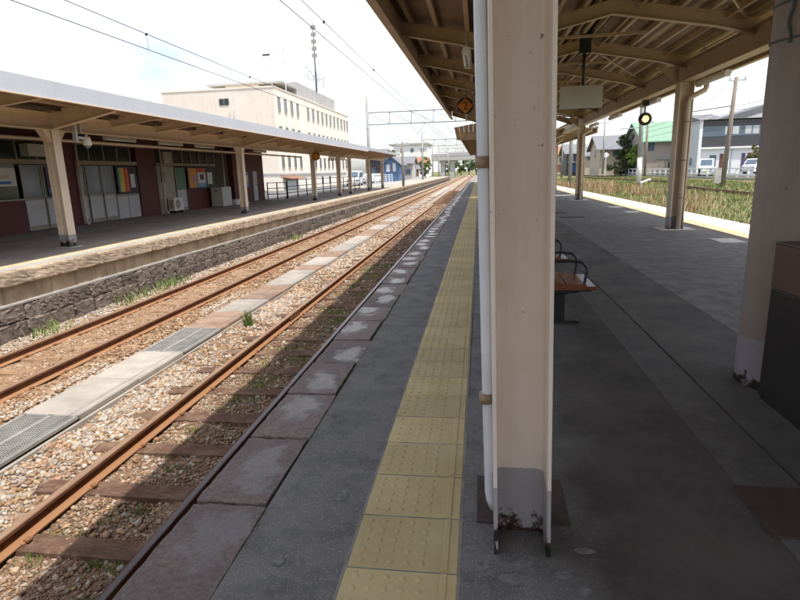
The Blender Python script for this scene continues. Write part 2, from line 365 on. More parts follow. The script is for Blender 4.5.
# ================================================================== THE SETTING
PE, PR = -1.27, 6.2            # near platform: left and right edge
LE, LZ = -8.05, -.08           # left platform: edge and level
RT = -1.02                     # rail top
BED = -1.2
def ground():
    prof = [(-500, -.2), (-60, -.2), (-14.6, -.2), (-14.4, -1.3), (6.0, -1.3), (6.05, -.95), (8, -.85), (12, -.55), (18, -.5), (24.3, -.42), (25.4, -.06), (30, 0), (60, 0), (500, 0)]
    ys = [-60, -20, 0, 10, 20, 30, 45, 60, 80, 110, 150, 250, 500, 1500]
    v = []; f = []
    for y in ys:
        for x, z in prof: v.append((x, y, z))
    n = len(prof)
    for j in range(len(ys)-1):
        for i in range(n-1): a = j*n+i; f.append((a, a+1, a+n+1, a+n))
    m = MB(); m.add(v, f); struct(m.build('ground', 'ground'))
    m = MB(); m.quad((27, 8, .012), (36, 8, .012), (36, 400, .012), (27, 400, .012)); struct(m.build('road', 'road'))
    m = MB(); m.quad((-60, 36.5, -.19), (-14.6, 36.5, -.19), (-14.6, 140, -.19), (-60, 140, -.19)); struct(m.build('car_park', 'road'))
    # ballast bed sheet, gently uneven
    xs = np.linspace(-8.25, -1.15, 72); yy = np.concatenate([np.arange(1.5, 14, .12), np.arange(14, 40, .5), np.arange(40, 300, 10)])
    X, Y = np.meshgrid(xs, yy); Z = BED+.012*np.sin(X*7+Y*3)+.010*np.sin(Y*9.1-X*5)+rng.normal(0, .005, X.shape)
    Z += np.where(X < -7.3, -.03, 0)+np.where((X > -2.2), -.03, 0)+np.where((X < -5.3) & (X > -7.25), .028, 0)
    vv = np.stack([X, Y, Z], -1).reshape(-1, 3); n = len(xs)
    fs = [(j*n+i, j*n+i+1, (j+1)*n+i+1, (j+1)*n+i) for j in range(len(yy)-1) for i in range(n-1)]
    m = MB(); m.add(vv.tolist(), fs); struct(m.build('track_bed', 'bed', smooth=True))
ground()

def rocky(seed, n=5, rough=.06, rnd_=.03):
    """unit block centred on 0 with rough rounded faces (for masonry and coping)"""
    r = random.Random(seed); bm = bmesh.new(); bmesh.ops.create_cube(bm, size=1); bmesh.ops.subdivide_edges(bm, edges=bm.edges[:], cuts=n-1, use_grid_fill=True)
    for v in bm.verts:
        p = v.co
        e = sum(abs(c) > .499 for c in p)
        k = 1-rnd_*max(0, e-1)
        p *= k
        v.co += Vector((r.uniform(-1, 1), r.uniform(-1, 1), r.uniform(-1, 1)))*rough
    return bm
def bm_mesh(bm, name, mat, smooth=False):
    me = bpy.data.meshes.new(name); bm.to_mesh(me); bm.free(); me.materials.append(M[mat])
    if smooth: me.polygons.foreach_set('use_smooth', [True]*len(me.polygons))
    return me
COLUMN = (.06, .268, 1.87, 2.19, 2.03)
def near_platform():
    root = bpy.data.objects.new('platform', None); C.objects.link(root); root.location = (2.4, 1, 0); WM['platform'] = Matrix.Translation((2.4, 1, 0)); root['kind'] = 'structure'
    m = MB().box(PE+.06, -18, -1.6, PR-.05, 150, -.13); m.build('platform_wall', 'wall_conc', root)
    # asphalt top, in paved fields that differ slightly in level
    def field(name, x0, x1, y0, y1, z, mat, nx=10, ny=60):
        xs = np.linspace(x0, x1, nx); ys = y0+(y1-y0)*np.linspace(0, 1, ny)**1.6
        v = []; r = np.random.default_rng(int(abs(x0*100)))
        for y in ys:
            for x in xs: v.append((x, y, z+r.normal(0, .0012)+.003*math.sin(x*2.1+y*.9)))
        k = len(xs); f = [(j*k+i, j*k+i+1, (j+1)*k+i+1, (j+1)*k+i) for j in range(len(ys)-1) for i in range(k-1)]
        # skirt so that it has thickness
        m = MB(); m.add(v, f); m.box(x0, y0, -.13, x1, y1, z-.012); return m.build(name, mat, root, smooth=False)
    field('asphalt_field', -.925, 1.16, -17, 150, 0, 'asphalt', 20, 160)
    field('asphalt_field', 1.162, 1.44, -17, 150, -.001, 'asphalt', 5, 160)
    field('paved_strip', 1.450, 2.2, -17, 150, .0008, 'screed_pale', 8, 160)
    field('asphalt_field', 2.2005, 6.17, -17, 150, -.001, 'asphalt', 24, 160)
    # coping stones
    var = [bm_mesh(rocky(i, 9, .010, .010), 'coping_stone', 'coping') for i in range(5)]
    y = .9; i = 0
    r = random.Random(3)
    while y < 76:
        ln = .60+r.uniform(-.03, .04); wd = .345+r.uniform(-.02, .012)
        o = obj('coping_stone', var[r.randrange(5)], root, loc=(PE+wd/2, y+ln/2, -.092+r.uniform(-.004, .006)), scale=(wd, ln-.016, .2)); y += ln; i += 1
    m = MB().box(PE+.02, 76, -.2, -.93, 150, .0); m.build('coping_run', 'coping', root)
    m = MB().box(PE+.03, .5, -.13, -.92, 76, -.035); m.build('joint_bed', 'pit', root)
    m = MB().box(6.0, -17, -.2, 6.24, 150, .004); m.build('right_edge_kerb', 'pad_white', root)
    m = MB().box(5.45, -17, -.05, 5.99, 150, .006); m.build('right_edge_paving', 'pad_white', root)
    m = MB().box(5.05, -17, -.05, 5.44, 150, .008); m.build('yellow_line', 'strip_yellow', root)
    # tactile tiles
    x0, x1, L_ = -.485, -.075, .3275
    m = MB(); g = .004
    W = x1-x0
    def tile(dots):
        m = MB(); h = .008
        # bevelled body
        a = [(0, g), (W, g), (W, L_-g), (0, L_-g)]; b = [(.004, g+.004), (W-.004, g+.004), (W-.004, L_-g-.004), (.004, L_-g-.004)]
        m.add([(*p, -.03) for p in a]+[(*p, h-.003) for p in a]+[(*p, h) for p in b],
              [(0, 1, 5, 4), (1, 2, 6, 5), (2, 3, 7, 6), (3, 0, 4, 7), (4, 5, 9, 8), (5, 6, 10, 9), (6, 7, 11, 10), (7, 4, 8, 11), (8, 9, 10, 11)])
        if dots:
            for fx in (.10, .235, .375, .52, .665):
                for k in range(5):
                    cx, cy = fx*W, L_*(.13+k*.185); o = len(m.v); n = 10
                    for rr, zz in ((.0125, h-.0005), (.0105, h+.0042), (.0065, h+.0058)):
                        for q in range(n): t = 2*math.pi*q/n; m.v.append((cx+rr*math.cos(t), cy+rr*math.sin(t), zz))
                    for q in range(n):
                        e = (q+1) % n; m.f += [(o+q, o+e, o+n+e, o+n+q), (o+n+q, o+n+e, o+2*n+e, o+2*n+q)]
                    m.f.append(tuple(o+2*n+q for q in range(n)))
            bx = W*.85; m.prism([(bx, h-.001), (bx+W*.065, h-.001), (bx+W*.055, h+.005), (bx+W*.01, h+.005)], g+.006, L_-g-.006)
        return m.mesh('tactile_tile', 'tactile')
    near, far = tile(True), tile(True)
    r = random.Random(5)
    for k in range(-2, 215):
        y = 1.74+(k-3)*L_
        obj('tactile_tile', near if k < 60 else far, root, loc=(x0+r.uniform(-.0015, .0015), y, r.uniform(-.0012, .0012)))
    m = MB().box(x0-.012, .3, -.02, x1+.012, 70, .0045); m.build('mortar_bed', 'mortar', root)
    # patches, covers and plates let into the surface
    def slab(name, x0, y0, x1, y1, z, mat, bevel=.002): return MB().box(x0, y0, -.03, x1, y1, z).build(name, mat, root, bevel=bevel)
    for a, b in (((2.35, 16.7), (3.05, 17.2)), ((2.2, 18.3), (2.75, 18.9))): slab('drain_cover', a[0], a[1], b[0], b[1], .006, 'plate_rust')
    for (x, y) in ((4.6, 11.1), (4.78, 20.8), (4.76, 18.4)): slab('sun_patch_slab', x-.22, y-.3, x+.22, y+.3, .012, 'pad_white')  # small pale slabs standing in for sun patches at the shadow border
    slab('floor_plate', 1.14, 2.08, 1.66, 2.44, .006, 'plate_rust')
    slab('base_plate', -.005, 2.06, .062, 2.42, .007, 'plate_rust'); slab('base_plate', .283, 2.07, .375, 2.42, .006, 'plate_rust')
    # thin sheet repairs (old cement dabs round the column foot)
    for j, (x, y, w, d) in enumerate([(.02, 1.80, .05, .035), (.12, 1.74, .09, .05), (.17, 1.82, .08, .06), (-.03, 1.9, .05, .04), (.30, 1.78, .06, .035), (.36, 1.70, .05, .04), (.40, 1.92, .07, .03), (-.62, 2.2, .07, .09), (-.75, 1.75, .05, .05), (.1, 1.62, .06, .04)]):
        n = 14; rr = random.Random(j); pts = [(x+w*.6*math.cos(t*2*math.pi/n)*rr.uniform(.7, 1.1), y+d*.6*math.sin(t*2*math.pi/n)*rr.uniform(.7, 1.1), .0048) for t in range(n)]
        m = MB(); m.add(pts+[(p[0], p[1], -.01) for p in pts], [tuple(range(n))]+[(i, n+i, n+(i+1) % n, (i+1) % n) for i in range(n)])
        m.build('cement_dab', 'dab', root)
    return root
M['dab'] = plain('cement_dab', (.185, .175, .165), .9, .45, 40, .3, 120)
NP = near_platform()

def left_platform():
    root = bpy.data.objects.new('left_platform', None); C.objects.link(root); root.location = (-11, 14, LZ); WM[root.name] = Matrix.Translation((-11, 14, LZ)); root['kind'] = 'structure'
    Y0, Y1 = -15, 160
    MB().box(-14.4, Y0, -1.5, LE-.14, Y1, LZ-.02).build('fill', 'left_wall', root)
    MB().box(-14.4, Y0, LZ-.04, -8.88, Y1, LZ).build('asphalt_field', 'left_top', root)
    MB().box(-8.88, Y0, LZ-.04, -8.58, Y1, LZ+.004).build('yellow_strip', 'strip_yellow', root)
    MB().box(-8.58, Y0, LZ-.04, LE-.25, Y1, LZ+.001).build('grey_strip', 'strip_grey', root)
    MB().box(LE-.13, Y0, -.64, LE-.10, Y1, -.29).build('rendered_wall', 'left_wall', root)
    r = random.Random(11)
    var = [bm_mesh(rocky(40+i, 6, .022, .012), 'coping_block', 'left_coping') for i in range(5)]
    y = 5.
    while y < 62:
        ln = .62+r.uniform(-.06, .1)
        obj('coping_block', var[r.randrange(5)], root, loc=(LE-.13+r.uniform(-.008, .008), y+ln/2, LZ-.105), scale=(.27, ln-.012, .225)); y += ln
    MB().box(LE-.26, 62, LZ-.2, LE, Y1, LZ).build('coping_run', 'left_coping', root)
    y = 5.
    while y < 62:
        ln = 1.5+r.uniform(-.2, .3); MB().box(LE-.115, y, -.66+r.uniform(-.004, .004), LE+.01, y+ln-.012, -.615+r.uniform(-.006, .006)).build('ledge_stone', 'ledge', root, bevel=.006); y += ln
    MB().box(LE-.12, 62, -.66, LE, Y1, -.62).build('ledge_run', 'ledge', root)
    MB().box(LE-.13, Y0, -1.45, LE-.055, Y1, -.66).build('masonry_backing', 'joint', root)
    mv = [bm_mesh(rocky(60+i, 6, .075, .03), 'masonry_stone', 'masonry') for i in range(7)]
    for row, (z0, z1) in enumerate(((-.94, -.665), (-1.28, -.95))):
        y = 5.+row*.2
        while y < 46:
            ln = r.uniform(.34, .7)
            obj('masonry_stone', mv[r.randrange(7)], root, loc=(LE-.06+r.uniform(-.015, .02)+row*.02, y+ln/2, (z0+z1)/2+r.uniform(-.012, .012)), scale=(.16, ln-.02, z1-z0-.01)); y += ln
    m = MB()
    for row, (z0, z1) in enumerate(((-.94, -.665), (-1.28, -.95))):
        y = 46.
        while y < Y1:
            ln = r.uniform(.35, .6); k = r.uniform(-.02, .02); m.box(LE-.1, y, z0, LE+k, y+ln-.03, z1); y += ln
    stuff(m.build('far_masonry', 'masonry', root))
    return root
left_platform()

# ================================================================== TRACKS
def track(xl, xr, label, head_r, sleeper_mat, pitch, y_first, sl_len, plates):
    xm = (xl+xr)/2
    root = thing('railway_track', (xm, 10, BED), label, 'track')
    for x, hm in ((xl, 'head_rust'), (xr, head_r)):
        hw, fw, H = .0335, .068, .142
        t = RT
        prof = [(-fw, t-H), (fw, t-H), (fw, t-H+.011), (.012, t-H+.03), (.010, t-.045), (hw, t-.036), (hw, t-.012), (-hw, t-.012), (-hw, t-.036), (-.010, t-.045), (-.012, t-H+.03), (-fw, t-H+.011)]
        o = MB().prism([(x+a, z) for a, z in prof], .5, 300).build('rail', 'rust', root)
        hp = [(-hw, t-.0115), (hw, t-.0115), (hw-.004, t-.004), (hw-.013, t), (-hw+.013, t), (-hw+.004, t-.004)]
        MB().prism([(x+a, z) for a, z in hp], .5, 300).build('rail_head', hm, o)
    r = random.Random(int(abs(xm)*10))
    sv = []
    for i in range(5):
        bm = rocky(80+i, 4, .012); sv.append(bm_mesh(bm, 'sleeper', sleeper_mat))
    y = y_first; k = 0
    clip = MB()
    for sx in (-1, 1):
        clip.box(sx*.05-.035, -.05, 0, sx*.05+.035, .05, .018); clip.box(sx*.085-.02, -.025, .018, sx*.085+.02, .025, .034)
    clip_me = clip.mesh('rail_fastening', 'rust')
    while y < 75:
        s = obj('sleeper', sv[r.randrange(5)], root, loc=(xm+r.uniform(-.03, .03), y, RT-.142-.079), scale=(sl_len, .22+r.uniform(-.015, .015), .15), rz=r.uniform(-.012, .012))
        if y < 26:
            for x in (xl, xr): obj('rail_fastening', clip_me, root, loc=(x, y, RT-.144))
        y += pitch+r.uniform(-.015, .015); k += 1
    if plates:
        for yj in (9.55,):
            for x in (xl, xr):
                m = MB()
                for sx in (-1, 1): m.box(x+sx*.016, yj-.28, RT-.105, x+sx*.036, yj+.28, RT-.05)
                m.build('fishplate', 'rust', root)
    return root
track(-3.385, -2.25, 'rusty railway track beside the near platform, half in the canopy shadow', 'head_shiny', 'timber', .745, 2.45, 2.1, True)
track(-6.925, -5.79, 'rust-orange railway track running along the stone wall of the far platform', 'head_rust', 'sleeper_tan', .60, 4.2, 2.0, False)

def cable_trough():
    root = thing('cable_trough', (-4.7, 8, BED), 'concrete cable trough with slab and grating covers between the two tracks', 'cable trough')
    x0, x1 = -5.08, -4.38
    MB().box(x0-.03, 1.6, -1.3, x1+.03, 90, -1.155).build('trough_channel', 'slab', root)
    MB().box(x0+.02, 2.5, -1.15, x1-.02, 60, -1.148).build('trough_pit', 'pit', root)
    def grate(L_):
        m = MB(); z0, z1 = -.03, 0
        w = x1-x0
        for a in (0, w/2-.03, w-.05): m.box(a, 0, z0, a+(.05 if a == 0 or a > w*.6 else .06), L_, z1)
        m.box(0, 0, z0, w, .03, z1); m.box(0, L_-.03, z0, w, L_, z1)
        n = int(L_/.028)
        for i in range(1, n): m.box(.05, i*L_/n-.005, z0+.008, w-.05, i*L_/n+.005, z1-.004)
        for h in (0, 1):
            for q in range(1, 8): a = .05+h*(w/2-.02)+q*(w/2-.08)/8; m.box(a-.005, .03, z0+.008, a+.005, L_-.03, z1-.003)
        return m.mesh('grating_cover', 'grate')
    gm = grate(1.3)
    for yb in (2.735, 1.61): MB().box(x0, yb+.006, -1.15, x1, yb+1.12-.006, -1.1).build('slab_cover', 'slab', root, bevel=.006)
    y = 3.86; pat = [('g', 1.3), ('s', 1.12), ('s', 1.12), ('g', 1.3), ('r', 1.15), ('s', 1.1), ('r', 1.5), ('s', 2.0), ('r', .9), ('s', 1.5), ('r', 1.4), ('s', 1.8), ('s', 2.6), ('r', 1.0)]
    k = 0; r = random.Random(2)
    while y < 60:
        ty, ln = pat[k] if k < len(pat) else (r.choice('ssr'), r.uniform(1, 2.2)); k += 1
        if ty == 'g': obj('grating_cover', gm, root, loc=(x0, y+.005, -1.1+r.uniform(-.004, .004)))
        else:
            m = MB(); z = -1.1+r.uniform(-.008, .006); m.box(x0+r.uniform(-.01, .01), y+.006, -1.15, x1+r.uniform(-.01, .01), y+ln-.006, z)
            o = m.build('slab_cover', 'slab' if ty == 's' else 'slab_rusty', root, bevel=.006)
        y += ln
    MB().box(x0, 60, -1.15, x1, 90, -1.1).build('far_covers', 'slab', root)
cable_trough()

# ------------------------------------------------------------------ ballast (stuff)
def ico():
    bm = bmesh.new(); bmesh.ops.create_icosphere(bm, subdivisions=1, radius=1); v = np.array([p.co[:] for p in bm.verts]); f = np.array([[q.index for q in x.verts] for x in bm.faces]); bm.free(); return v, f
IV, IF = ico()
def raw_mesh(name, V, F, T, mat):
    """V (n,3), F (m,k) same-size faces, T (n,3) tint per vertex"""
    me = bpy.data.meshes.new(name); n, m, k = len(V), len(F), F.shape[1]
    me.vertices.add(n); me.vertices.foreach_set('co', np.ascontiguousarray(V, dtype=np.float32).ravel())
    me.loops.add(m*k); me.loops.foreach_set('vertex_index', np.ascontiguousarray(F, dtype=np.int32).ravel())
    me.polygons.add(m); me.polygons.foreach_set('loop_start', np.arange(0, m*k, k, dtype=np.int32)); me.polygons.foreach_set('loop_total', np.full(m, k, dtype=np.int32))
    me.update(calc_edges=True)
    a = me.attributes.new('tint', 'FLOAT_COLOR', 'POINT'); c = np.ones((n, 4), dtype=np.float32); c[:, :3] = T; a.data.foreach_set('color', c.ravel())
    me.materials.append(M[mat]); me.validate(); return me
def ballast():
    P = []
    def scat(n, x0, x1, y0, y1, r0, r1, pal, skip=0.):
        x = rng.uniform(x0, x1, n); y = rng.uniform(y0, y1, n); r = r0+(r1-r0)*rng.random(n)**2.2
        c = np.array(pal)[rng.integers(0, len(pal), n)]*rng.uniform(.72, 1.18, (n, 1))
        P.append((x, y, r, c))
    org = [(.30, .18, .10), (.33, .205, .12), (.26, .15, .08), (.36, .24, .15), (.24, .15, .09), (.40, .31, .21)]
    wht = [(.46, .41, .35), (.40, .36, .31), (.52, .47, .41), (.35, .29, .23), (.42, .32, .22)]
    mixd = org+[(.48, .42, .36), (.40, .36, .31), (.30, .26, .22), (.42, .26, .17), (.44, .31, .20)]
    brn = [(.24, .15, .095), (.19, .12, .08), (.31, .21, .13), (.26, .20, .15), (.15, .105, .08), (.34, .26, .18), (.28, .13, .08)]
    for y0, y1, d, k in ((2.2, 7, 1.25, .85), (7, 12, 1.0, .98), (12, 22, .42, 1.4), (22, 45, .16, 2.0)):
        a = (y1-y0)*d
        scat(int(a*420), -5.7, -5.08, y0, y1, .010*k, .042*k, org)
        scat(int(a*560), -6.85, -5.86, y0, y1, .007*k, .022*k, org)
        scat(int(a*330), -7.95, -6.98, y0, y1, .011*k, .040*k, wht+org[:2])
        scat(int(a*900), -4.36, -3.46, y0, y1, .010*k, .044*k, mixd)
        scat(int(a*300), -4.3, -3.7, y0+2.5, y1, .012*k, .040*k, wht)
        scat(int(a*200), -5.5, -5.08, y0+3, y1, .012*k, .036*k, wht)
        scat(int(a*1400), -3.33, -2.32, y0, y1, .008*k, .026*k, brn+mixd[:3])
        scat(int(a*80), -3.33, -2.32, y0, y1, .022*k, .044*k, mixd)
        scat(int(a*300), -2.2, -1.25, y0, y1, .012*k, .035*k, brn)
    x, y, r, c = (np.concatenate([p[i] for p in P]) for i in range(4))
    # timber sleepers of the near track stay mostly clear
    ph = ((y-2.45+.37) % .745)-.37
    keep = ~((np.abs(ph) < .12) & (x > -3.9) & (x < -1.8) & (rng.random(len(x)) < np.where(r < .018, .55, .9)) & (y < 30))
    x, y, r, c = x[keep], y[keep], r[keep], c[keep]; n = len(x)
    q = rng.normal(size=(n, 4)); q /= np.linalg.norm(q, axis=1)[:, None]; a, b, cc, d = q.T
    Rm = np.stack([1-2*(cc*cc+d*d), 2*(b*cc-a*d), 2*(b*d+a*cc), 2*(b*cc+a*d), 1-2*(b*b+d*d), 2*(cc*d-a*b), 2*(b*d-a*cc), 2*(cc*d+a*b), 1-2*(b*b+cc*cc)], -1).reshape(n, 3, 3)
    ax = rng.uniform(.6, 1.35, (n, 1, 3)); V = IV[None]*ax*rng.uniform(.68, 1.2, (n, len(IV), 1))
    V = np.einsum('nij,nkj->nki', Rm, V)*r[:, None, None]*np.array([1, 1, .72])
    z = BED+.012*np.sin(x*7+y*3)+.010*np.sin(y*9.1-x*5)+np.where(x < -7.3, -.03, 0)+np.where(x > -2.2, -.03, 0)+np.where((x < -5.3) & (x > -7.25), .026, 0)+r*.35
    V += np.stack([x, y, z], -1)[:, None, :]
    F = (IF[None]+(np.arange(n)*len(IV))[:, None, None]).reshape(-1, 3)
    me = raw_mesh('ballast', V.reshape(-1, 3), F, np.repeat(c, len(IV), 0), 'stone')
    o = bpy.data.objects.new('ballast', me); C.objects.link(o); WM[o.name] = Matrix.Identity(4)
    tag(o, 'loose rust-stained ballast stones spread around both tracks', 'ballast', kind='stuff')
ballast()

# ------------------------------------------------------------------ grass and weeds (stuff)
def blades(name, x, y, z, h, wd, lean, pal, label, cat, mat='blade', kind='stuff', parent=None, seg=2):
    n = len(x); a = rng.uniform(0, 2*math.pi, n); la = rng.uniform(0, 2*math.pi, n); ln = h*lean*rng.uniform(.2, 1, n)
    ux, uy = np.cos(a)*wd/2, np.sin(a)*wd/2; lx, ly = np.cos(la)*ln, np.sin(la)*ln
    base = np.stack([x, y, z], -1); u = np.stack([ux, uy, np.zeros(n)], -1)
    mid = base+np.stack([lx*.35, ly*.35, h*.6], -1); tip = base+np.stack([lx, ly, h], -1)
    V = np.stack([base-u, base+u, mid+u*.7, mid-u*.7, tip], 1).reshape(-1, 3)
    F3 = np.array([[0, 1, 2], [0, 2, 3], [3, 2, 4]]); F = (F3[None]+(np.arange(n)*5)[:, None, None]).reshape(-1, 3)
    c = np.array(pal)[rng.integers(0, len(pal), n)]*rng.uniform(.7, 1.3, (n, 1))
    me = raw_mesh(name, V, F, np.repeat(c, 5, 0), mat)
    if parent is not None: return obj(name, me, parent)
    o = bpy.data.objects.new(name, me); C.objects.link(o); WM[o.name] = Matrix.Identity(4)
    return tag(o, label, cat, kind=kind)
GRN = [(.09, .15, .03), (.13, .19, .045), (.17, .21, .06), (.07, .12, .03), (.22, .24, .09)]
DRY = [(.40, .29, .15), (.46, .36, .21), (.34, .22, .11), (.28, .14, .07), (.50, .42, .27)]
def gz(x): return np.interp(x, [6.05, 8, 12, 18, 24.3, 25.4, 30], [-.95, -.85, -.55, -.5, -.42, -.06, 0])
def clumped(n, x0, x1, y0, y1, nc, sp):
    cx, cy = rng.uniform(x0, x1, nc), rng.uniform(y0, y1, nc); k = rng.integers(0, nc, n)
    return cx[k]+rng.normal(0, sp, n), cy[k]+rng.normal(0, sp, n)
def vegetation():
    n = 46000; y = 9+rng.random(n)**1.5*95; x = rng.uniform(6.35, 24, n); h = rng.uniform(.08, .26, n)
    blades('grass', x, y, gz(x)-.02, h, .02+.0006*y, .5, GRN+GRN+DRY[:2], 'rough green grass between the right platform edge and the white guard fence', 'grass')
    x, y = clumped(5000, 6.7, 13, 24, 80, 90, .40); h = rng.uniform(.25, .75, len(x)); x = np.clip(x, 6.5, 23)
    blades('dry_weeds', x, y, gz(x)-.02, h, .016+.0004*y, .35, DRY, 'tall straw and russet dry weeds beyond the right platform', 'weeds')
    # moss and grass between the rails
    cy = rng.uniform(5.2, 16, 70); cx = rng.uniform(-3.1, -2.45, 70); k = rng.integers(0, 70, 9000)
    x = np.clip(cx[k]+rng.normal(0, .10, 9000), -3.3, -2.35); y = cy[k]+rng.normal(0, .16, 9000); h = rng.uniform(.015, .06, 9000)
    blades('track_grass', x, y, np.full(9000, BED), h, .006+.0004*y, .8, [(.17, .21, .06), (.22, .25, .09), (.27, .27, .12), (.13, .17, .05)], 'low moss-green grass between the rails of the near track', 'grass')
    x2, y2 = clumped(1500, -3.2, -2.4, 2.6, 5.2, 16, .05)
    blades('sleeper_weeds', np.clip(x2, -3.3, -2.33), y2, np.full(1500, BED), rng.uniform(.015, .06, 1500), .006, .8, GRN, 'small weed sprouts beside the shiny near rail', 'weeds')
    xs, ys = [], []
    for px, py in ((150, 297), (168, 285), (130, 290), (178, 283), (293, 233), (298, 230), (350, 212), (366, 207), (50, 322)):
        p = atX(px, py+4, -7.75); xs += list(-7.75+rng.normal(0, .14, 70)); ys += list(p.y+rng.normal(0, .3, 70))
    blades('wall_weeds', np.array(xs), np.array(ys), np.full(len(xs), BED-.02), rng.uniform(.05, .26, len(xs)), .022, .9, GRN+[(.26, .27, .12), (.2, .23, .09)], 'straggling weeds at the foot of the far platform stone wall', 'weeds')
vegetation()
def trough_weed():
    p = atZ(249, 326, BED); n = 130
    x = p.x+rng.normal(0, .035, n); y = p.y+rng.normal(0, .05, n)
    blades('weed_plant', x, y, np.full(n, BED), rng.uniform(.12, .34, n), .016, .5, GRN, 'single leafy green weed standing beside the cable trough', 'weed', kind=None)
trough_weed()

# ================================================================== NEAR CANOPY
def zb(x, y):
    """underside of the rafters: a W of two valleys (over the columns) and a ridge"""
    k = y-10.3
    pts = [(-1.3, 3.72+.018*k), (.17, 3.42+.010*k), (2.15, 3.84+.010*k), (4.35, 3.46), (6.15, 3.82)]
    return float(np.interp(x, [p[0] for p in pts], [p[1] for p in pts]))
XS = [-1.3, .17, 2.15, 4.35, 6.15]
def hcol(m, x0, x1, y0, y1, yw, z0, z1, tf=.014, tw=.011):
    m.box(x0, y0, z0, x0+tf, y1, z1); m.box(x1-tf, y0, z0, x1, y1, z1); m.box(x0+tf-.001, yw-tw/2, z0, x1-tf+.001, yw+tw/2, z1)
    for s, x in ((1, x0+tf), (-1, x1-tf)):      # root fillets
        pts = [(x-.001*s, yw-tw/2+.001), (x-.001*s, yw-tw/2-.022), (x+.004*s, yw-tw/2-.011), (x+.011*s, yw-tw/2-.004), (x+.022*s, yw-tw/2+.001)]
        if s < 0: pts = pts[::-1]
        m.prism(pts, z0, z1, 'z')
    return m
def tubelamp(loc, length, label, group, drop=.0, width=.13):
    """fluorescent batten running along Y, hung on two short rods"""
    x, y, z = loc; root = thing('fluorescent_lamp', (x, y, z), label, 'lamp', group)
    MB().prism([(x-width/2, z+.02), (x+width/2, z+.02), (x+width*.32, z+.085), (x-width*.32, z+.085)], y-length/2, y+length/2).build('housing', 'lamp_white', root)
    for s in (-1, 1):
        MB().tube([(x+s*width*.24, y-length/2+.06, z-.004), (x+s*width*.24, y+length/2-.06, z-.004)], .016, 8).build('tube', 'lamp_tube', root, smooth=True)
        MB().box(x-width*.42, y+s*(length/2-.05)-.02, z-.028, x+width*.42, y+s*(length/2-.05)+.02, z+.02).build('end_holder', 'lamp_white', root)
        MB().tube([(x, y+s*length*.3, z+.08), (x, y+s*length*.3, z+.085+max(drop, .04))], .01, 6).build('hanger', 'galv', root)
    return root
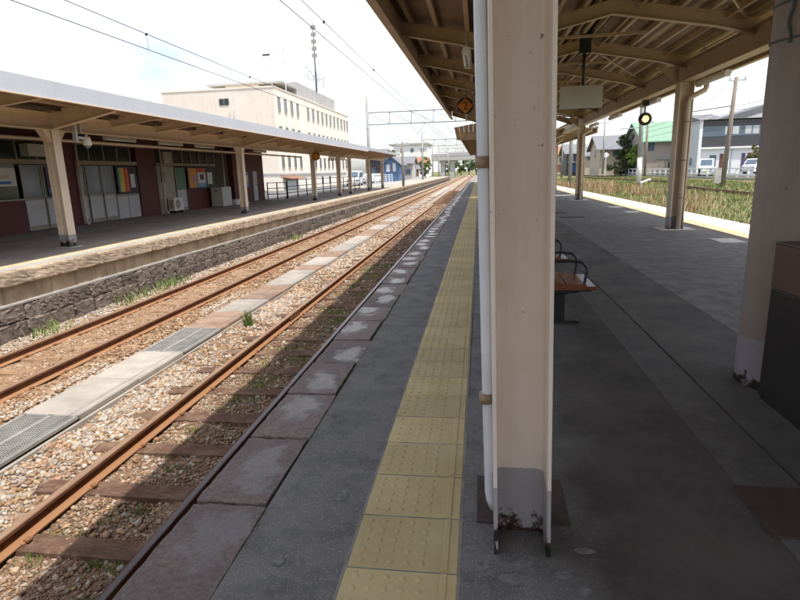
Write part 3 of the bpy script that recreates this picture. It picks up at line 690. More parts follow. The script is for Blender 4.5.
def near_canopy():
    root = thing('platform_canopy', (.17, 2.03, 0), 'cream steel canopy with W-shaped roof over the near platform', 'canopy')
    x0, x1, y0, y1, yw = COLUMN
    # the big column in front
    LEAN = -.019
    def lean(m): m.v = [(a+LEAN*(c-.1), b, c) for a, b, c in m.v]; return m
    cm = MB(); zs = [0, zb(.17, 2)]
    col = lean(hcol(cm, x0, x1, y0, y1, yw, 0, zs[1])).build('column', 'column', root, bevel=.002)
    col['label'] = 'large cream H-section column with grey rusted foot in the foreground'
    px = x0-.022; yp = 2.0; pts = [(px-.002, yp, 3.5), (px, yp, 1.9), (px+.006, yp, .6), (px+.010, yp, .19), (px+.013, yp+.004, .15), (px+.022, yp+.012, .105)]
    lean(MB().tube(pts, [.022, .022, .0205, .020, .019, .014], 20)).build('downpipe', 'pipe_white', col, smooth=True)
    for zz in (1.455, .585):
        lean(MB().tube([(px, yp, zz-.02), (px, yp, zz+.02)], .0262, 20)).build('pipe_clamp', 'clamp', col, smooth=True)
        lean(MB().box(px+.02, yp-.012, zz-.016, x0+.001, yp+.012, zz+.016)).build('clamp_bracket', 'clamp', col)
    # further columns of the same row and the right-hand row
    for y in (13.3, 25.7):
        c2 = hcol(MB(), .06, .28, y-.16, y+.16, y, 0, zb(.17, y)).build('column', 'column', root)
    for y in (.9, 13.3, 25.7, 34.2):
        c3 = hcol(MB(), 4.21, 4.50, y-.15, y+.15, y, 0, 3.12, .02, .014).build('column', 'post', root)
        MB().tube([(4.72, y-.18, 3.10), (4.72, y-.18, 2.98), (4.70, y-.18, 2.93), (4.52, y-.17, 2.84), (4.42, y-.155, 2.78), (4.40, y-.15, 2.70), (4.40, y-.15, .02)], .055, 12).build('downpipe', 'pipe_tan', c3, smooth=True)
        for zz in (.7, 1.5, 2.3): MB().tube([(4.40, y-.15, zz-.015), (4.40, y-.15, zz+.015)], .062, 12).build('pipe_clamp', 'clamp', c3)
        MB().box(4.0, y-.3, -.02, 4.72, y+.26, .015).build('footing', 'pad_white', c3)
        m = MB(); m.prism([(4.21, 3.12), (3.72, 3.44), (4.21, 3.44)], y-.006, y+.006); m.build('bracket', 'steel', root)
    # girder along the right-hand columns
    g = MB(); ya, yb = -5.4, 38
    g.box(4.343, ya, 3.14, 4.357, yb, 3.50); g.box(4.23, ya, 3.12, 4.47, yb, 3.14); g.box(4.25, ya, 3.50, 4.45, yb, 3.518)
    g.build('girder', 'steel', root)
    g = MB(); g.box(.163, -5.4, 3.16, .177, 30, 3.40); g.box(.09, -5.4, 3.145, .25, 30, 3.16); g.build('girder', 'steel', root)
    ys = [13.3+3.05*k for k in range(-6, 6)]
    for y in ys:
        m = MB(); xs = [-1.3, -.35, .02, .17, .32, .7, 2.15, 3.75, 4.1, 4.35, 4.6, 5.0, 6.15]
        def lo(x):
            h = 0
            for v in (.17, 4.35): h = max(h, max(0, .5-abs(x-v))*.12)
            return zb(x, y)-h
        for a, b in zip(xs, xs[1:]):
            la, lb = lo(a), lo(b); ta, tb_ = zb(a, y)+.2, zb(b, y)+.2
            m.prism([(a, la), (b, lb), (b, tb_), (a, ta)], y-.005, y+.005)
            m.prism([(a, la-.010), (b, lb-.010), (b, lb), (a, la)], y-.06, y+.06)
            m.prism([(a, ta), (b, tb_), (b, tb_+.01), (a, ta+.01)], y-.06, y+.06)
        m.build('rafter', 'steel', root)
    Y0, Y1 = ys[0]-.4, ys[-1]+.5
    def zt(x, y): return zb(x, y)+.21
    for x in (-1.15, -.72, -.2, .06, .3, .8, 1.25, 1.7, 1.92, 2.1, 2.3, 2.75, 3.2, 3.65, 4.0, 4.7, 5.2, 5.7, 6.0):
        w_ = .07 if x not in (1.92, 2.3) else .03
        MB().bar((x, Y0, zt(x, Y0)+.05), (x, Y1, zt(x, Y1)+.05), w_, .1).build('purlin', 'steel', root)
    # diagonal wind braces under the roof
    for i, y in enumerate(ys[:-1]):
        if i % 2 == 0:
            MB().bar((2.2, y, zb(2.2, y)+.16), (4.2, y+3.05, zb(4.2, y)+.16), .03, .03).build('brace', 'steel', root)
        MB().bar((1.3, y+1.5, zb(1.3, y)+.17), (3.1, y+1.5, zb(3.1, y)+.17), .035, .05).build('tie_bar', 'steel', root)
    # corrugated sheets, one per bay and slope
    bays = [Y0]+[(a+b)/2 for a, b in zip(ys, ys[1:])]+[Y1]
    sl = [(-1.36, .17, 'roofing'), (.17, 1.86, 'roofing'), (1.86, 2.42, 'roofing_dark'), (2.42, 3.45, 'roofing'), (3.45, 4.35, 'roofing_pale'), (4.35, 6.2, 'roofing_pale')]  # pale sheets by the right girder: sun bounce put into their colour
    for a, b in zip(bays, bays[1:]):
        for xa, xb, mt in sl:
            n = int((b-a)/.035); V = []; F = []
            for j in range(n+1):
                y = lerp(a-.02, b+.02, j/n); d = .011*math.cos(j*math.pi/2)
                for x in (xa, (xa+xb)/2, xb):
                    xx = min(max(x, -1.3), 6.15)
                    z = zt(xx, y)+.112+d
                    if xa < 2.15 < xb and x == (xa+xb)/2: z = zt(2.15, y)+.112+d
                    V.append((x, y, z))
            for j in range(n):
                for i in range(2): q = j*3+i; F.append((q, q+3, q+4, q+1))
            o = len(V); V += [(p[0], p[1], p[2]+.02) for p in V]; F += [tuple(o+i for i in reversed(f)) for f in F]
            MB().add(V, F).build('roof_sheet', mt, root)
    # eaves
    for x, s in ((-1.335, -1), (6.185, 1)):
        def zf(y): return (3.53+.0185*(y-8)) if s < 0 else 3.66
        for a, b in zip(bays, bays[1:]):
            a += .002; b -= .002
            za, zc = zf(a), zf(b); ta, tb_ = zt(min(max(x, -1.3), 6.15), a)+.14, zt(min(max(x, -1.3), 6.15), b)+.14
            m = MB(); X0, X1 = (x-.03, x) if s < 0 else (x, x+.03)
            m.add([(X0, a, za), (X1, a, za), (X1, b, zc), (X0, b, zc), (X0, a, ta), (X1, a, ta), (X1, b, tb_), (X0, b, tb_)], [(3,2,1,0),(4,5,6,7),(0,1,5,4),(1,2,6,5),(2,3,7,6),(3,0,4,7)])
            m.build('fascia', 'fascia', root)
            m = MB(); X0, X1 = (x-.05, x+.07) if s < 0 else (x-.07, x+.05)
            m.add([(X0, a, za-.02), (X1, a, za-.02), (X1, b, zc-.02), (X0, b, zc-.02), (X0, a, za-.002), (X1, a, za-.002), (X1, b, zc-.002), (X0, b, zc-.002)], [(3,2,1,0),(4,5,6,7),(0,1,5,4),(1,2,6,5),(2,3,7,6),(3,0,4,7)])
            m.build('eave_trim', 'trim', root)
    # valley gutter
    MB().bar((.17, Y0, zt(.17, Y0)+.02), (.17, Y1, zt(.17, Y1)+.02), .16, .06).build('valley_gutter', 'steel', root)
    MB().bar((4.35, Y0, zt(4.35, Y0)+.02), (4.35, Y1, zt(4.35, Y1)+.02), .16, .06).build('valley_gutter', 'steel', root)
    # conduits
    for x in (3.9, 2.55): MB().tube([(x, Y0, zb(x, Y0)+.14), (x, Y1, zb(x, Y1)+.14)], .018, 6).build('conduit', 'steel', root)
    for y in (11.9, 17.9): MB().tube([(4.22, y, 3.15), (4.215, y, 3.5), (4.0, y-.1, 3.72)], .011, 6).build('conduit', 'steel', root)
M['trim'] = plain('pale_eave_trim', (.50, .38, .27), .55, .12, 2)
near_canopy()

def second_canopy():
    """lower canopy that carries on behind the tall one"""
    root = thing('platform_canopy', (2, 32, 0), 'lower far canopy section behind the tall W-shaped roof, with slatted end panel', 'canopy')
    Y0, Y1 = 30.2, 69
    MB().box(-1.0, Y0+.4, 3.32, 6.0, Y1, 3.38).build('roof_deck', 'roofing', root)
    for x in (-1.0, 5.97): MB().box(x-.03, Y0+.4, 3.1, x+.03, Y1, 3.42).build('fascia', 'fascia', root)
    for x in (.17, 4.35): MB().box(x-.08, Y0+.4, 3.05, x+.08, Y1, 3.3).build('girder', 'steel', root)
    y = Y0+1
    while y < Y1: MB().box(-.95, y-.05, 3.14, 5.95, y+.05, 3.315).build('rafter', 'steel', root); y += 3.05
    for y in (38.1, 46, 54, 62): 
        for x in (.17, 4.35): hcol(MB(), x-.11, x+.11, y-.12, y+.12, y, 0, 3.05).build('column', 'post', root)
    # slatted end panel hung between the two roofs, leaning out towards the viewer at the top
    n = 13
    for k in range(n):
        xa, xb = lerp(-1.25, 1.9, k/n), lerp(-1.25, 1.9, (k+.96)/n); ba, bb = lerp(-1.15, 1.5, k/n), lerp(-1.15, 1.5, (k+.96)/n)
        za = lerp(3.55, 4.05, k/n); zc = lerp(3.55, 4.05, (k+.96)/n); m = MB(); V = []
        for dy in (0, .03): V += [(ba, Y0+.35+dy, 2.98), (bb, Y0+.35+dy, 2.98), (xb, Y0-.75+dy, zc), (xa, Y0-.75+dy, za)]
        m.add(V, [(3,2,1,0),(4,5,6,7),(0,1,5,4),(1,2,6,5),(2,3,7,6),(3,0,4,7)]); m.build('end_slat', 'roofing_pale' if k % 2 else 'trim', root)
second_canopy()

# lamps and signs under the near canopy
G = 'fluorescent lamps of the near canopy'
tubelamp((-.20, 9.75, 3.17), 1.25, 'white fluorescent lamp hanging near the left eave of the near canopy', G, zb(-.2, 9.75)-3.25)
tubelamp((4.57, 12.45, 3.02), 1.5, 'long fluorescent lamp outside the right girder, just before the first post', G)
tubelamp((4.57, 16.55, 3.02), 1.5, 'fluorescent lamp outside the right girder, second after the round pillar', G)
tubelamp((4.57, 20.6, 3.02), 1.5, 'fluorescent lamp outside the right girder, third after the round pillar', G)
tubelamp((4.57, 24.2, 3.02), 1.5, 'fluorescent lamp outside the right girder, farthest visible one', G)

def text_mesh(name, body, size, mat, parent, loc, rot, extrude=.004):
    cu = bpy.data.curves.new(name, 'FONT'); cu.body = body; cu.size = size; cu.extrude = extrude; cu.align_x = 'CENTER'; cu.align_y = 'CENTER'
    tmp = bpy.data.objects.new(name, cu); C.objects.link(tmp)
    dg = bpy.context.evaluated_depsgraph_get(); me = bpy.data.meshes.new_from_object(tmp.evaluated_get(dg)); bpy.data.objects.remove(tmp)
    me.materials.clear(); me.materials.append(M[mat])
    me.transform(Matrix.Translation(loc) @ rot.to_4x4())
    return obj(name, me, parent)
FACE = Matrix.Rotation(R(90), 3, 'X')       # text lying in XY -> standing, facing -Y
def disc(m, c, r, n, th):
    x, y, z = c; return m.prism([(x+r*math.cos(2*math.pi*k/n), z+r*math.sin(2*math.pi*k/n)) for k in range(n)], y-th/2, y+th/2)
def number_sign(c, r, label, num=None, pole=None, group=None):
    x, y, z = c; root = thing('number_sign', (x, y, z-r), label, 'sign', group)
    disc(MB(), c, r, 28, .03).build('disc', 'blackp', root)
    d = r*.97; m = MB(); m.prism([(x, z-d), (x+d, z), (x, z+d), (x-d, z)], y-.024, y-.014); m.build('diamond', 'orange', root)
    if num: text_mesh('numeral', num, r*1.3, 'blackp', root, Vector((x, y-.026, z-.01)), FACE, .002)
    if pole:
        MB().tube([(x+.03, y+.045, pole[0]), (x+.03, y+.045, pole[1])], .028, 10).build('hanger_pole', 'galv', root, smooth=True)
number_sign((-.43, 18.4, 3.39), .25, 'black disc sign with orange diamond and number 2 under the near canopy', '2', (2.95, zb(-.43, 18.4)+.1))
def hanging_board():
    c = atY(581, 97, 12.7); x, y, z = c
    root = thing('hanging_sign', (x, y, z-.22), 'blank pale back of a sign board hanging under the canopy ridge', 'sign')
    w_, h_ = .43, .225
    MB().box(x-w_, y-.03, z-h_, x+w_, y+.03, z+h_).build('board', 'sign_back', root, bevel=.006)
    top = zb(x, y)+.1
    MB().tube([(x+.03, y, z+h_-.01), (x+.03, y, top)], .032, 10).build('hanger_pole', 'black', root, smooth=True)
    MB().box(x-.07, y-.08, z+h_+.62, x+.15, y+.08, z+h_+1.08).build('junction_box', 'black', root, bevel=.01)
    MB().prism([(x-.16, z+h_+1.0), (x-.08, z+h_+1.0), (x+.04, z+h_+1.26), (x-.05, z+h_+1.26)], y-.1, y+.1).build('mounting_bracket', 'galv', root)
hanging_board()
def repeater():
    c = atY(645, 119, 16.5); x, y, z = c
    root = thing('signal_lamp', (x, y, z-.17), 'round black repeater signal with lit yellow lamp hanging by the right girder', 'signal')
    disc(MB(), (x, y, z), .17, 24, .06).build('backing_disc', 'blackp', root)
    disc(MB(), (x, y-.035, z), .085, 20, .03).build('lens', 'lens', root)
    MB().tube([(x, y+.05, z+.1), (x, y+.05, z+.36)], .022, 8).build('rod', 'black', root)
    MB().box(x-.075, y-.04, z+.34, x+.075, y+.12, z+.62).build('relay_box', 'black', root, bevel=.008)
    hood = MB()
    for k in range(9):
        a, b = math.pi*k/9, math.pi*(k+1)/9
        hood.add([(x+.1*math.cos(a), y-.03, z+.1*math.sin(a)), (x+.1*math.cos(b), y-.03, z+.1*math.sin(b)), (x+.105*math.cos(b), y-.16, z+.105*math.sin(b)), (x+.105*math.cos(a), y-.16, z+.105*math.sin(a))], [(0, 1, 2, 3), (3, 2, 1, 0)])
    hood.build('hood', 'blackp', root)
repeater()

# ------------------------------------------------------------------ right pillar and cabinet
def pillar():
    cx, cy, r = 1.975, 3.78, .26; root = thing('round_pillar', (cx, cy, 0), 'thick round cream pillar at the right edge of the picture', 'pillar')
    n = 48; prof = [(r+.002, 0), (r+.002, .1), (r, .32), (r, 3.62)]
    m = MB()
    for rr, z in prof:
        for k in range(n): t = 2*math.pi*k/n; m.v.append((cx+rr*math.cos(t), cy+rr*math.sin(t), z))
    for i in range(len(prof)-1):
        for k in range(n): a = i*n+k; b = i*n+(k+1) % n; m.f.append((a, b, b+n, a+n))
    m.f.append(tuple((len(prof)-1)*n+k for k in range(n)))
    m.build('shaft', 'pillar', root, smooth=True)
    def ring(z, rr, th, a0=0, a1=2*math.pi, dz=0):
        return [(cx+rr*math.cos(lerp(a0, a1, k/40)), cy+rr*math.sin(lerp(a0, a1, k/40)), z+dz*math.sin(k*.5)) for k in range(41)]
    for z in (2.31, 2.11): MB().tube(ring(z, r+.004, 0, dz=.004), .006, 6).build('wire_band', 'wire', root)
    a = R(205); MB().tube([(cx+(r+.01)*math.cos(a+.04*math.sin(i*1.1)), cy+(r+.01)*math.sin(a+.04*math.sin(i*1.1)), lerp(2.33, 2.08, i/8)) for i in range(9)], .008, 6).build('dangling_wire', 'wire', root)
pillar()
def cabinet():
    x0, x1, y0, y1, h = 1.715, 2.25, 2.35, 3.49, .96
    root = thing('cabinet', (1.98, 2.9, 0), 'dark steel cabinet with brown top panel in front of the round pillar', 'cabinet')
    MB().box(x0+.012, y0, .0, x1, y1, h-.01).build('body', 'cab_dark', root, bevel=.004)
    MB().box(x0, y0-.005, .705, x0+.012, y1+.004, h).build('upper_panel', 'cab_brown', root, bevel=.002)
    MB().box(x0+.002, y0-.002, .03, x0+.0119, y1+.002, .70).build('lower_panel', 'cab_dark', root, bevel=.002)
    MB().box(x0-.002, y0-.01, h, x1+.01, y1+.006, h+.014).build('top', 'cab_dark', root, bevel=.003)
cabinet()

# ------------------------------------------------------------------ benches
def bench(y, label):
    x0, x1, L_, z = .50, 1.02, .60, .43
    root = thing('platform_bench', (.76, y, 0), label, 'bench', 'slatted benches behind the front column')
    n = 6; wd = (x1-x0)/n
    for k in range(n):
        a = x0+k*wd; m = MB()
        dz = -.012*max(0, k-3)
        m.box(a+.006, y-L_/2, z-.028+dz, a+wd-.004, y+L_/2, z+dz)
        s = m.build('seat_slat', 'wood' if k < n-1 else 'slat_sheen', root, bevel=.004)
        if k == n-1:
            s['label'] = 'outermost slat of the seat, its sky sheen painted pale'
    MB().box(x1-wd+.004, y-L_/2-.012, z-.055, x1+.004, y-L_/2-.001, z-.022).build('end_strip', 'wood', root)
    MB().box(x0, y-L_/2-.012, z-.055, x1-wd, y-L_/2-.001, z-.003).build('end_strip', 'wood', root)
    for k in range(4):
        m = MB(); za = z+.10+k*.085; m.bar((x0-.02-.025*k, y-L_/2, za), (x0-.02-.025*k, y+L_/2, za), .022, .07); m.build('back_slat', 'wood', root, bevel=.004)
    for s in (-1, 1):
        ye = y+s*(L_/2-.04)
        MB().tube([(x0-.05, ye, z+.19), (x0+.05, ye, z+.195), (x1-.22, ye, z+.195), (x1-.13, ye, z+.187), (x1-.085, ye, z+.145), (x1-.08, ye, z+.10), (x1-.10, ye, z-.02), (x1-.15, ye, z-.075), (x1-.24, ye, z-.085), (x0+.02, ye, z-.085)], .013, 8).build('armrest', 'black', root, smooth=True)
        MB().bar((x0-.1, ye, z+.42), (x0, ye, z-.04), .03, .03).build('back_support', 'black', root)
    MB().box(.66, y-.03, .02, .80, y+.07, z-.03).build('pedestal', 'black', root, bevel=.006)
    MB().box(.58, y-L_/2, z-.07, .98, y+L_/2, z-.0545).build('seat_frame', 'black', root)
    MB().box(.50, y-.03, 0, .93, y+.07, .022).build('foot_plate', 'black', root, bevel=.006)
bench(5.24, 'nearest dark-wood slatted bench with black loop armrest, partly behind the front column')
bench(6.80, 'second dark-wood slatted bench, farther behind the front column')
bench(8.36, 'third dark-wood slatted bench, farthest in the row behind the front column')

# ================================================================== LEFT CANOPY AND STATION FRONT
LPOST = (1.65, 11.95, 22.25, 32.5, 38.6, 42.0, 49.3, 56.5)
def left_canopy():
    root = thing('platform_canopy', (-9.65, 12, LZ), 'long low canopy with pale white fascia in front of the station building', 'canopy')
    X = -9.65; Y0, Y1 = -12, 57.5
    for y in LPOST:
        o = hcol(MB(), X-.125, X+.125, y-.125, y+.125, y, LZ, 2.60, .018, .014).build('post', 'left_post', root)
        MB().box(X-.2, y-.2, LZ-.01, X+.2, y+.2, LZ+.02).build('footing', 'conc', o)
        for s in (-1, 1): MB().prism([(y+s*.12, 2.30), (y+s*.12, 2.585), (y+s*.36, 2.585)] if s > 0 else [(y-.36, 2.585), (y-.12, 2.585), (y-.12, 2.30)], X-.09, X+.09, 'x').build('knee_bracket', 'left_steel', root)
    g = MB(); g.box(X-.008, Y0, 2.60, X+.008, Y1, 2.95); g.box(X-.11, Y0, 2.585, X+.11, Y1, 2.60); g.box(X-.11, Y0, 2.95, X+.11, Y1, 2.965); g.build('girder', 'left_steel', root)
    # cantilever brackets at the posts and rafters in between
    step = 10.3/5; y = LPOST[0]-6*step
    k = 0
    while y < Y1-.4:
        near = min(abs(y-p) for p in LPOST) < .5
        m = MB(); d0, d1 = (2.62, 2.93) if near else (2.80, 2.975)
        tk = .075 if near else .045
        m.prism([(X+.11, d0), (-7.99, d1), (-7.99, 3.06), (X+.11, 3.06)], y-.006, y+.006); m.prism([(X+.11, d0-.012), (-7.99, d1-.012), (-7.99, d1), (X+.11, d0)], y-tk, y+tk)
        m.build('bracket' if near else 'rafter', 'left_steel', root)
        m = MB(); m.prism([(-14.2, 3.22), (X-.115, 2.88), (X-.115, 3.06), (-14.2, 3.38)], y-.04, y+.04); m.build('rear_rafter', 'left_steel', root)
        y += step; k += 1
    for x in (-8.5, -9.1): MB().box(x-.03, Y0, 3.07, x+.03, Y1, 3.125).build('purlin', 'left_steel', root)
    y = Y0
    while y < Y1:
        b = min(y+3.0, Y1); m = MB(); m.prism([(-7.96, 3.13), (X, 3.13), (-14.3, 3.42), (-14.3, 3.45), (X, 3.165), (-7.96, 3.165)], y, b-.006); m.build('roof_sheet', 'left_roofing', root); y = b
    MB().prism([(-7.96, 3.17), (X, 3.20), (-14.3, 3.47), (-14.3, 3.52), (X, 3.25), (-7.96, 3.20)], Y0, Y1).build('roof_cover', 'roof_top', root)
    y = Y0; 
    for b in (8.4, 16.5, 24.6, 32.7, 40.8):
        MB().box(-7.955, y+.004, 2.965, -7.92, b-.004, 3.285).build('fascia_panel', 'fascia_white', root); 
        MB().box(-7.99, y+.004, 2.945, -7.90, b-.004, 2.963).build('fascia_lip', 'left_steel', root); y = b
    while y < Y1:
        b = y+2.1; MB().box(-7.955, y+.004, 3.03, -7.92, min(b, Y1)-.004, 3.25).build('fascia_panel', 'roof_top', root); y = b
    MB().box(-9.42, Y0, 2.985, -9.30, Y1, 3.05).build('cable_duct', 'roofdark', root)
    MB().tube([(-10.5, Y0, 2.47), (-10.5, 33, 2.47)], .04, 8).build('service_pipe', 'pipe_tan', root)
    MB().box(-14.2, Y0, 3.05, -13.95, 36, 3.25).build('wall_plate', 'roofdark', root)
left_canopy()
G = 'fluorescent lamps of the far platform canopy'
for y, lb in ((15.75, 'fluorescent lamp of the far canopy just right of the dome camera'), (18.55, 'second fluorescent lamp from the dome camera on the far canopy'),
              (21.0, 'third fluorescent lamp from the dome camera, left of the second cream post'), (26.6, 'fluorescent lamp of the far canopy right of the second cream post')):
    tubelamp((-10.5, y, 2.58), 1.45, lb, G, .2)
def dome_camera():
    p = Vector((-9.35, 12.72, 2.35)); root = thing('security_camera', (p.x, p.y, p.z), 'white dome security camera on a grey bracket beside the first cream post', 'camera')
    m = MB(); n = 20; prof = [(0, .20), (.03, .20), (.035, .14), (.075, .12), (.095, .05), (.10, -.06), (.085, -.075), (0, -.075)]
    for rr, z in prof:
        for k in range(n): t = 2*math.pi*k/n; m.v.append((p.x+rr*math.cos(t), p.y+rr*math.sin(t), p.z+z))
    for i in range(len(prof)-1):
        for k in range(n): a = i*n+k; b = i*n+(k+1) % n; m.f.append((a, b, b+n, a+n))
    m.build('housing', 'lamp_white', root, smooth=True)
    m = MB(); 
    for i in range(5):
        t = i/4*math.pi/2; rr, z = .075*math.cos(t), -.076-.065*math.sin(t)
        for k in range(n): q = 2*math.pi*k/n; m.v.append((p.x+rr*math.cos(q), p.y+rr*math.sin(q), p.z+z))
    for i in range(4):
        for k in range(n): a = i*n+k; b = i*n+(k+1) % n; m.f.append((b, a, a+n, b+n))
    m.build('lens_dome', 'glass_pale', root, smooth=True)
    MB().box(p.x-.04, p.y-.42, p.z-.02, p.x+.04, p.y-.34, p.z+.75).build('mounting_post', 'galv', root)
    MB().box(p.x-.03, p.y-.36, p.z+.06, p.x+.03, p.y-.02, p.z+.12).build('arm', 'galv', root)
    MB().box(p.x-.03, p.y-.22, p.z+.2, p.x+.03, p.y-.16, p.z+.72).build('mounting_post', 'galv', root)
    MB().tube([(p.x-.05, p.y-.36, p.z+.1), (p.x-.06, p.y-.4, p.z+.5), (p.x-.05, p.y-.6, p.z+.68), (p.x-.1, p.y-1.1, p.z+.72), (p.x, p.y-3, p.z+.70)], .02, 6).build('cable', 'black', root, smooth=True)
dome_camera()

SX = -14.0
def wallbox(root, name, y0, y1, z0, z1, mat, d=.0, th=.05, bevel=0): return MB().box(SX+d-th, y0, z0, SX+d, y1, z1).build(name, mat, root, bevel=bevel)
def station():
    root = thing('station_building', (SX-3, 19, LZ), 'long maroon and cream station building behind the far platform', 'building')
    MB().box(SX-6, -14, -.2, SX-.30, 35.6, 3.3).build('wall', 'maroon', root)
    MB().prism([(SX-7, 3.5), (SX+.1, 3.5), (SX+.1, 3.56), (SX-3, 4.2), (SX-7, 3.56)], -14.5, 36).build('roof', 'roof_slate', root)
    # low maroon wall and ticket counter
    wallbox(root, 'low_wall', 9, 15.70, LZ, .92, 'maroon', 0, .3)
    wallbox(root, 'counter_sill', 9, 15.72, .92, .97, 'frame', .04, .3)
    for a, b in ((9, 11.2), (11.25, 13.4), (13.45, 15.65)): wallbox(root, 'window', a, b, .98, 2.02, 'glass', -.06, .04)
    # doors: aluminium frame, lower panel and glass
    def leaf(a, b, mat='door_white', g='glass_pale', top=2.0, d=-.02, rail=.045):
        o = wallbox(root, 'door', a, b, LZ+.03, .9, mat, d, .05)
        for q, (y0, y1, z0, z1) in enumerate(((a, a+rail, LZ+.03, top), (b-rail, b, LZ+.03, top))): MB().box(SX+d-.02, y0, z0, SX+d+.012, y1, z1).build('frame', 'frame', o)
        MB().box(SX+d-.02, a+rail+.001, .90, SX+d+.010, b-rail-.001, .95).build('mid_rail', 'frame', o); MB().box(SX+d-.02, a+rail+.001, LZ+.03, SX+d+.009, b-rail-.001, .10).build('kick_rail', 'frame', o)
        MB().box(SX+d-.03, a+rail+.001, .951, SX+d-.01, b-rail-.001, top-.002).build('pane', g, o)
        return o
    leaf(15.78, 16.62); leaf(16.66, 17.62)
    leaf(18.22, 18.68); d1 = leaf(18.74, 19.52); leaf(19.56, 20.3)
    MB().tube([(SX+.02, 19.47, .85), (SX+.05, 19.47, .87), (SX+.05, 19.47, 1.03), (SX+.02, 19.47, 1.05)], .014, 6).build('handle', 'black', d1)
    for a, b in ((20.36, 21.02), (21.06, 21.80)): 
        o = wallbox(root, 'panel', a, b, LZ+.03, .9, 'door_white', -.02, .05); MB().box(SX-.03, a, .82, SX-.008, b, .9).build('rail', 'frame', o)
    wallbox(root, 'wall_panel', 20.33, 21.82, .9, 2.0, 'p_dark', -.05, .05)
    wallbox(root, 'pilaster', 17.66, 18.18, LZ, 3.2, 'maroon', .06, .3)
    wallbox(root, 'pilaster', 21.85, 23.25, LZ, 3.2, 'maroon', .02, .3)
    wallbox(root, 'cream_wall', 23.3, 24.75, LZ, 2.0, 'cream_wall', -.04, .3)
    leaf(24.8, 25.7, 'door_white', 'p_green', 1.95, -.02)
    wallbox(root, 'wall_panel', 25.75, 28.9, .92, 2.0, 'p_dark', -.06, .05); wallbox(root, 'low_wall', 25.75, 28.9, LZ, .91, 'maroon', -.02, .3)
    wallbox(root, 'recess', 28.95, 31.0, LZ, 2.9, 'roofdark', -.25, .1)
    wallbox(root, 'end_wall', 31.0, 35.6, LZ, 3.2, 'maroon', .05, .4)
    o = wallbox(root, 'window', 31.75, 32.5, 2.05, 2.55, 'glass_pale', .06, .03); MB().box(SX+.05, 31.72, 1.99, SX+.09, 32.53, 2.045).build('sill', 'frame', o)
    o = wallbox(root, 'side_door', 33.75, 34.4, LZ+.03, 1.75, 'door_white', .08, .04); MB().box(SX+.08, 34.3, .85, SX+.11, 34.34, .95).build('handle', 'black', o)
    # lintel, transom lights and mullions
    wallbox(root, 'lintel', 9, 21.8, 2.02, 2.16, 'beam_tan', .05, .2); wallbox(root, 'lintel', 23.3, 28.9, 2.02, 2.14, 'beam_tan', .03, .2)
    wallbox(root, 'head_beam', 9, 31, 2.72, 2.80, 'beam_tan', .03, .2)
    y = 9.2
    while y < 30.4:
        if not (17.1 < y < 17.9 or 21.2 < y < 22.9 or y > 28.2):
            o = wallbox(root, 'transom_light', y+.03, y+.77, 2.17, 2.71, 'glass', -.05, .03)
            MB().box(SX-.06, y+.775, 2.16, SX+.01, y+.82, 2.72).build('mullion', 'frame', o)
        y += .82
    for y in (18.2, 23.45, 29.6):
        MB().tube([(SX+.14, y, 2.95), (SX+.14, y, .1), (SX+.18, y, -.0), (SX+.26, y, -.05)], .045, 8).build('downpipe', 'pipe_tan', root, smooth=True)
    wallbox(root, 'meter_box', 23.75, 24.45, 2.12, 2.62, 'cream_wall', .12, .16); wallbox(root, 'wall_cabinet', 15.9, 16.9, 2.25, 2.62, 'sign_back', .3, .3)
    wallbox(root, 'wall_switch', 23.62, 23.8, 1.3, 1.75, 'p_dark', .02, .05)
station()
def flat_board(name, y0, y1, z0, z1, d, label, cat, parts, back='p_dark', group=None):
    root = thing(name, (SX+d, (y0+y1)/2, z0), label, cat, group)
    MB().box(SX+d-.03, y0, z0, SX+d, y1, z1).build('backing', back, root)
    for q, (nm, a, b, c, e, mt) in enumerate(parts): MB().box(SX+d+.0005, lerp(y0, y1, a), lerp(z0, z1, c), SX+d+.003+.0015*q, lerp(y0, y1, b), lerp(z0, z1, e)).build(nm, mt, root)
    return root
flat_board('poster_board', 20.42, 21.74, .93, 1.97, .03, 'dark notice board with a rainbow-striped poster beside the station doors', 'notice board',
           [('teal_band', .06, .13, .06, .95, 'p_teal'), ('yellow_band', .13, .34, .06, .95, 'p_yellow'), ('lime_band', .14, .24, .45, .93, 'p_lime'), ('red_band', .34, .56, .06, .95, 'p_red'), ('orange_band', .46, .5, .1, .9, 'p_orange'), ('notice', .64, .86, .2, .72, 'p_white')])
flat_board('poster_board', 25.85, 28.8, .93, 1.97, .03, 'notice board with orange and red-white-blue posters right of the green glass door', 'notice board',
           [('orange_poster', .04, .31, .05, .95, 'p_orange'), ('orange_poster_picture', .12, .3, .3, .6, 'p_pink'), ('white_poster', .33, .62, .05, .95, 'p_white'), ('red_header', .331, .619, .75, .949, 'p_red'), ('blue_footer', .331, .619, .051, .25, 'p_sky'), ('figure', .42, .55, .4, .66, 'p_dark'), ('notice', .68, .86, .18, .75, 'p_white')])
flat_board('banner_sign', 12.6, 15.55, 1.36, 1.90, .02, 'white banner with a blue wave above the ticket counter window', 'sign',
           [('blue_wave', 0, .75, .0, .22, 'p_blue'), ('blue_wave', .55, .93, .12, .26, 'p_blue'), ('red_line', .72, .92, .52, .55, 'p_red'), ('red_mark', .48, .55, .72, .9, 'p_red'), ('grey_line', .72, .92, .43, .45, 'p_dark')], 'p_white')
flat_board('poster', 16.78, 17.45, .98, 1.92, .012, 'dark purple poster on the glazed door behind the first cream post', 'poster',
           [('picture', .05, .95, .38, .97, 'p_purple'), ('pink_figure', .2, .5, .45, .8, 'p_pink'), ('red_strip', .05, .95, .3, .34, 'p_red'), ('blue_strip', .05, .95, .12, .28, 'p_blue'), ('white_text', .55, .85, .45, .5, 'p_white')], 'p_dark')
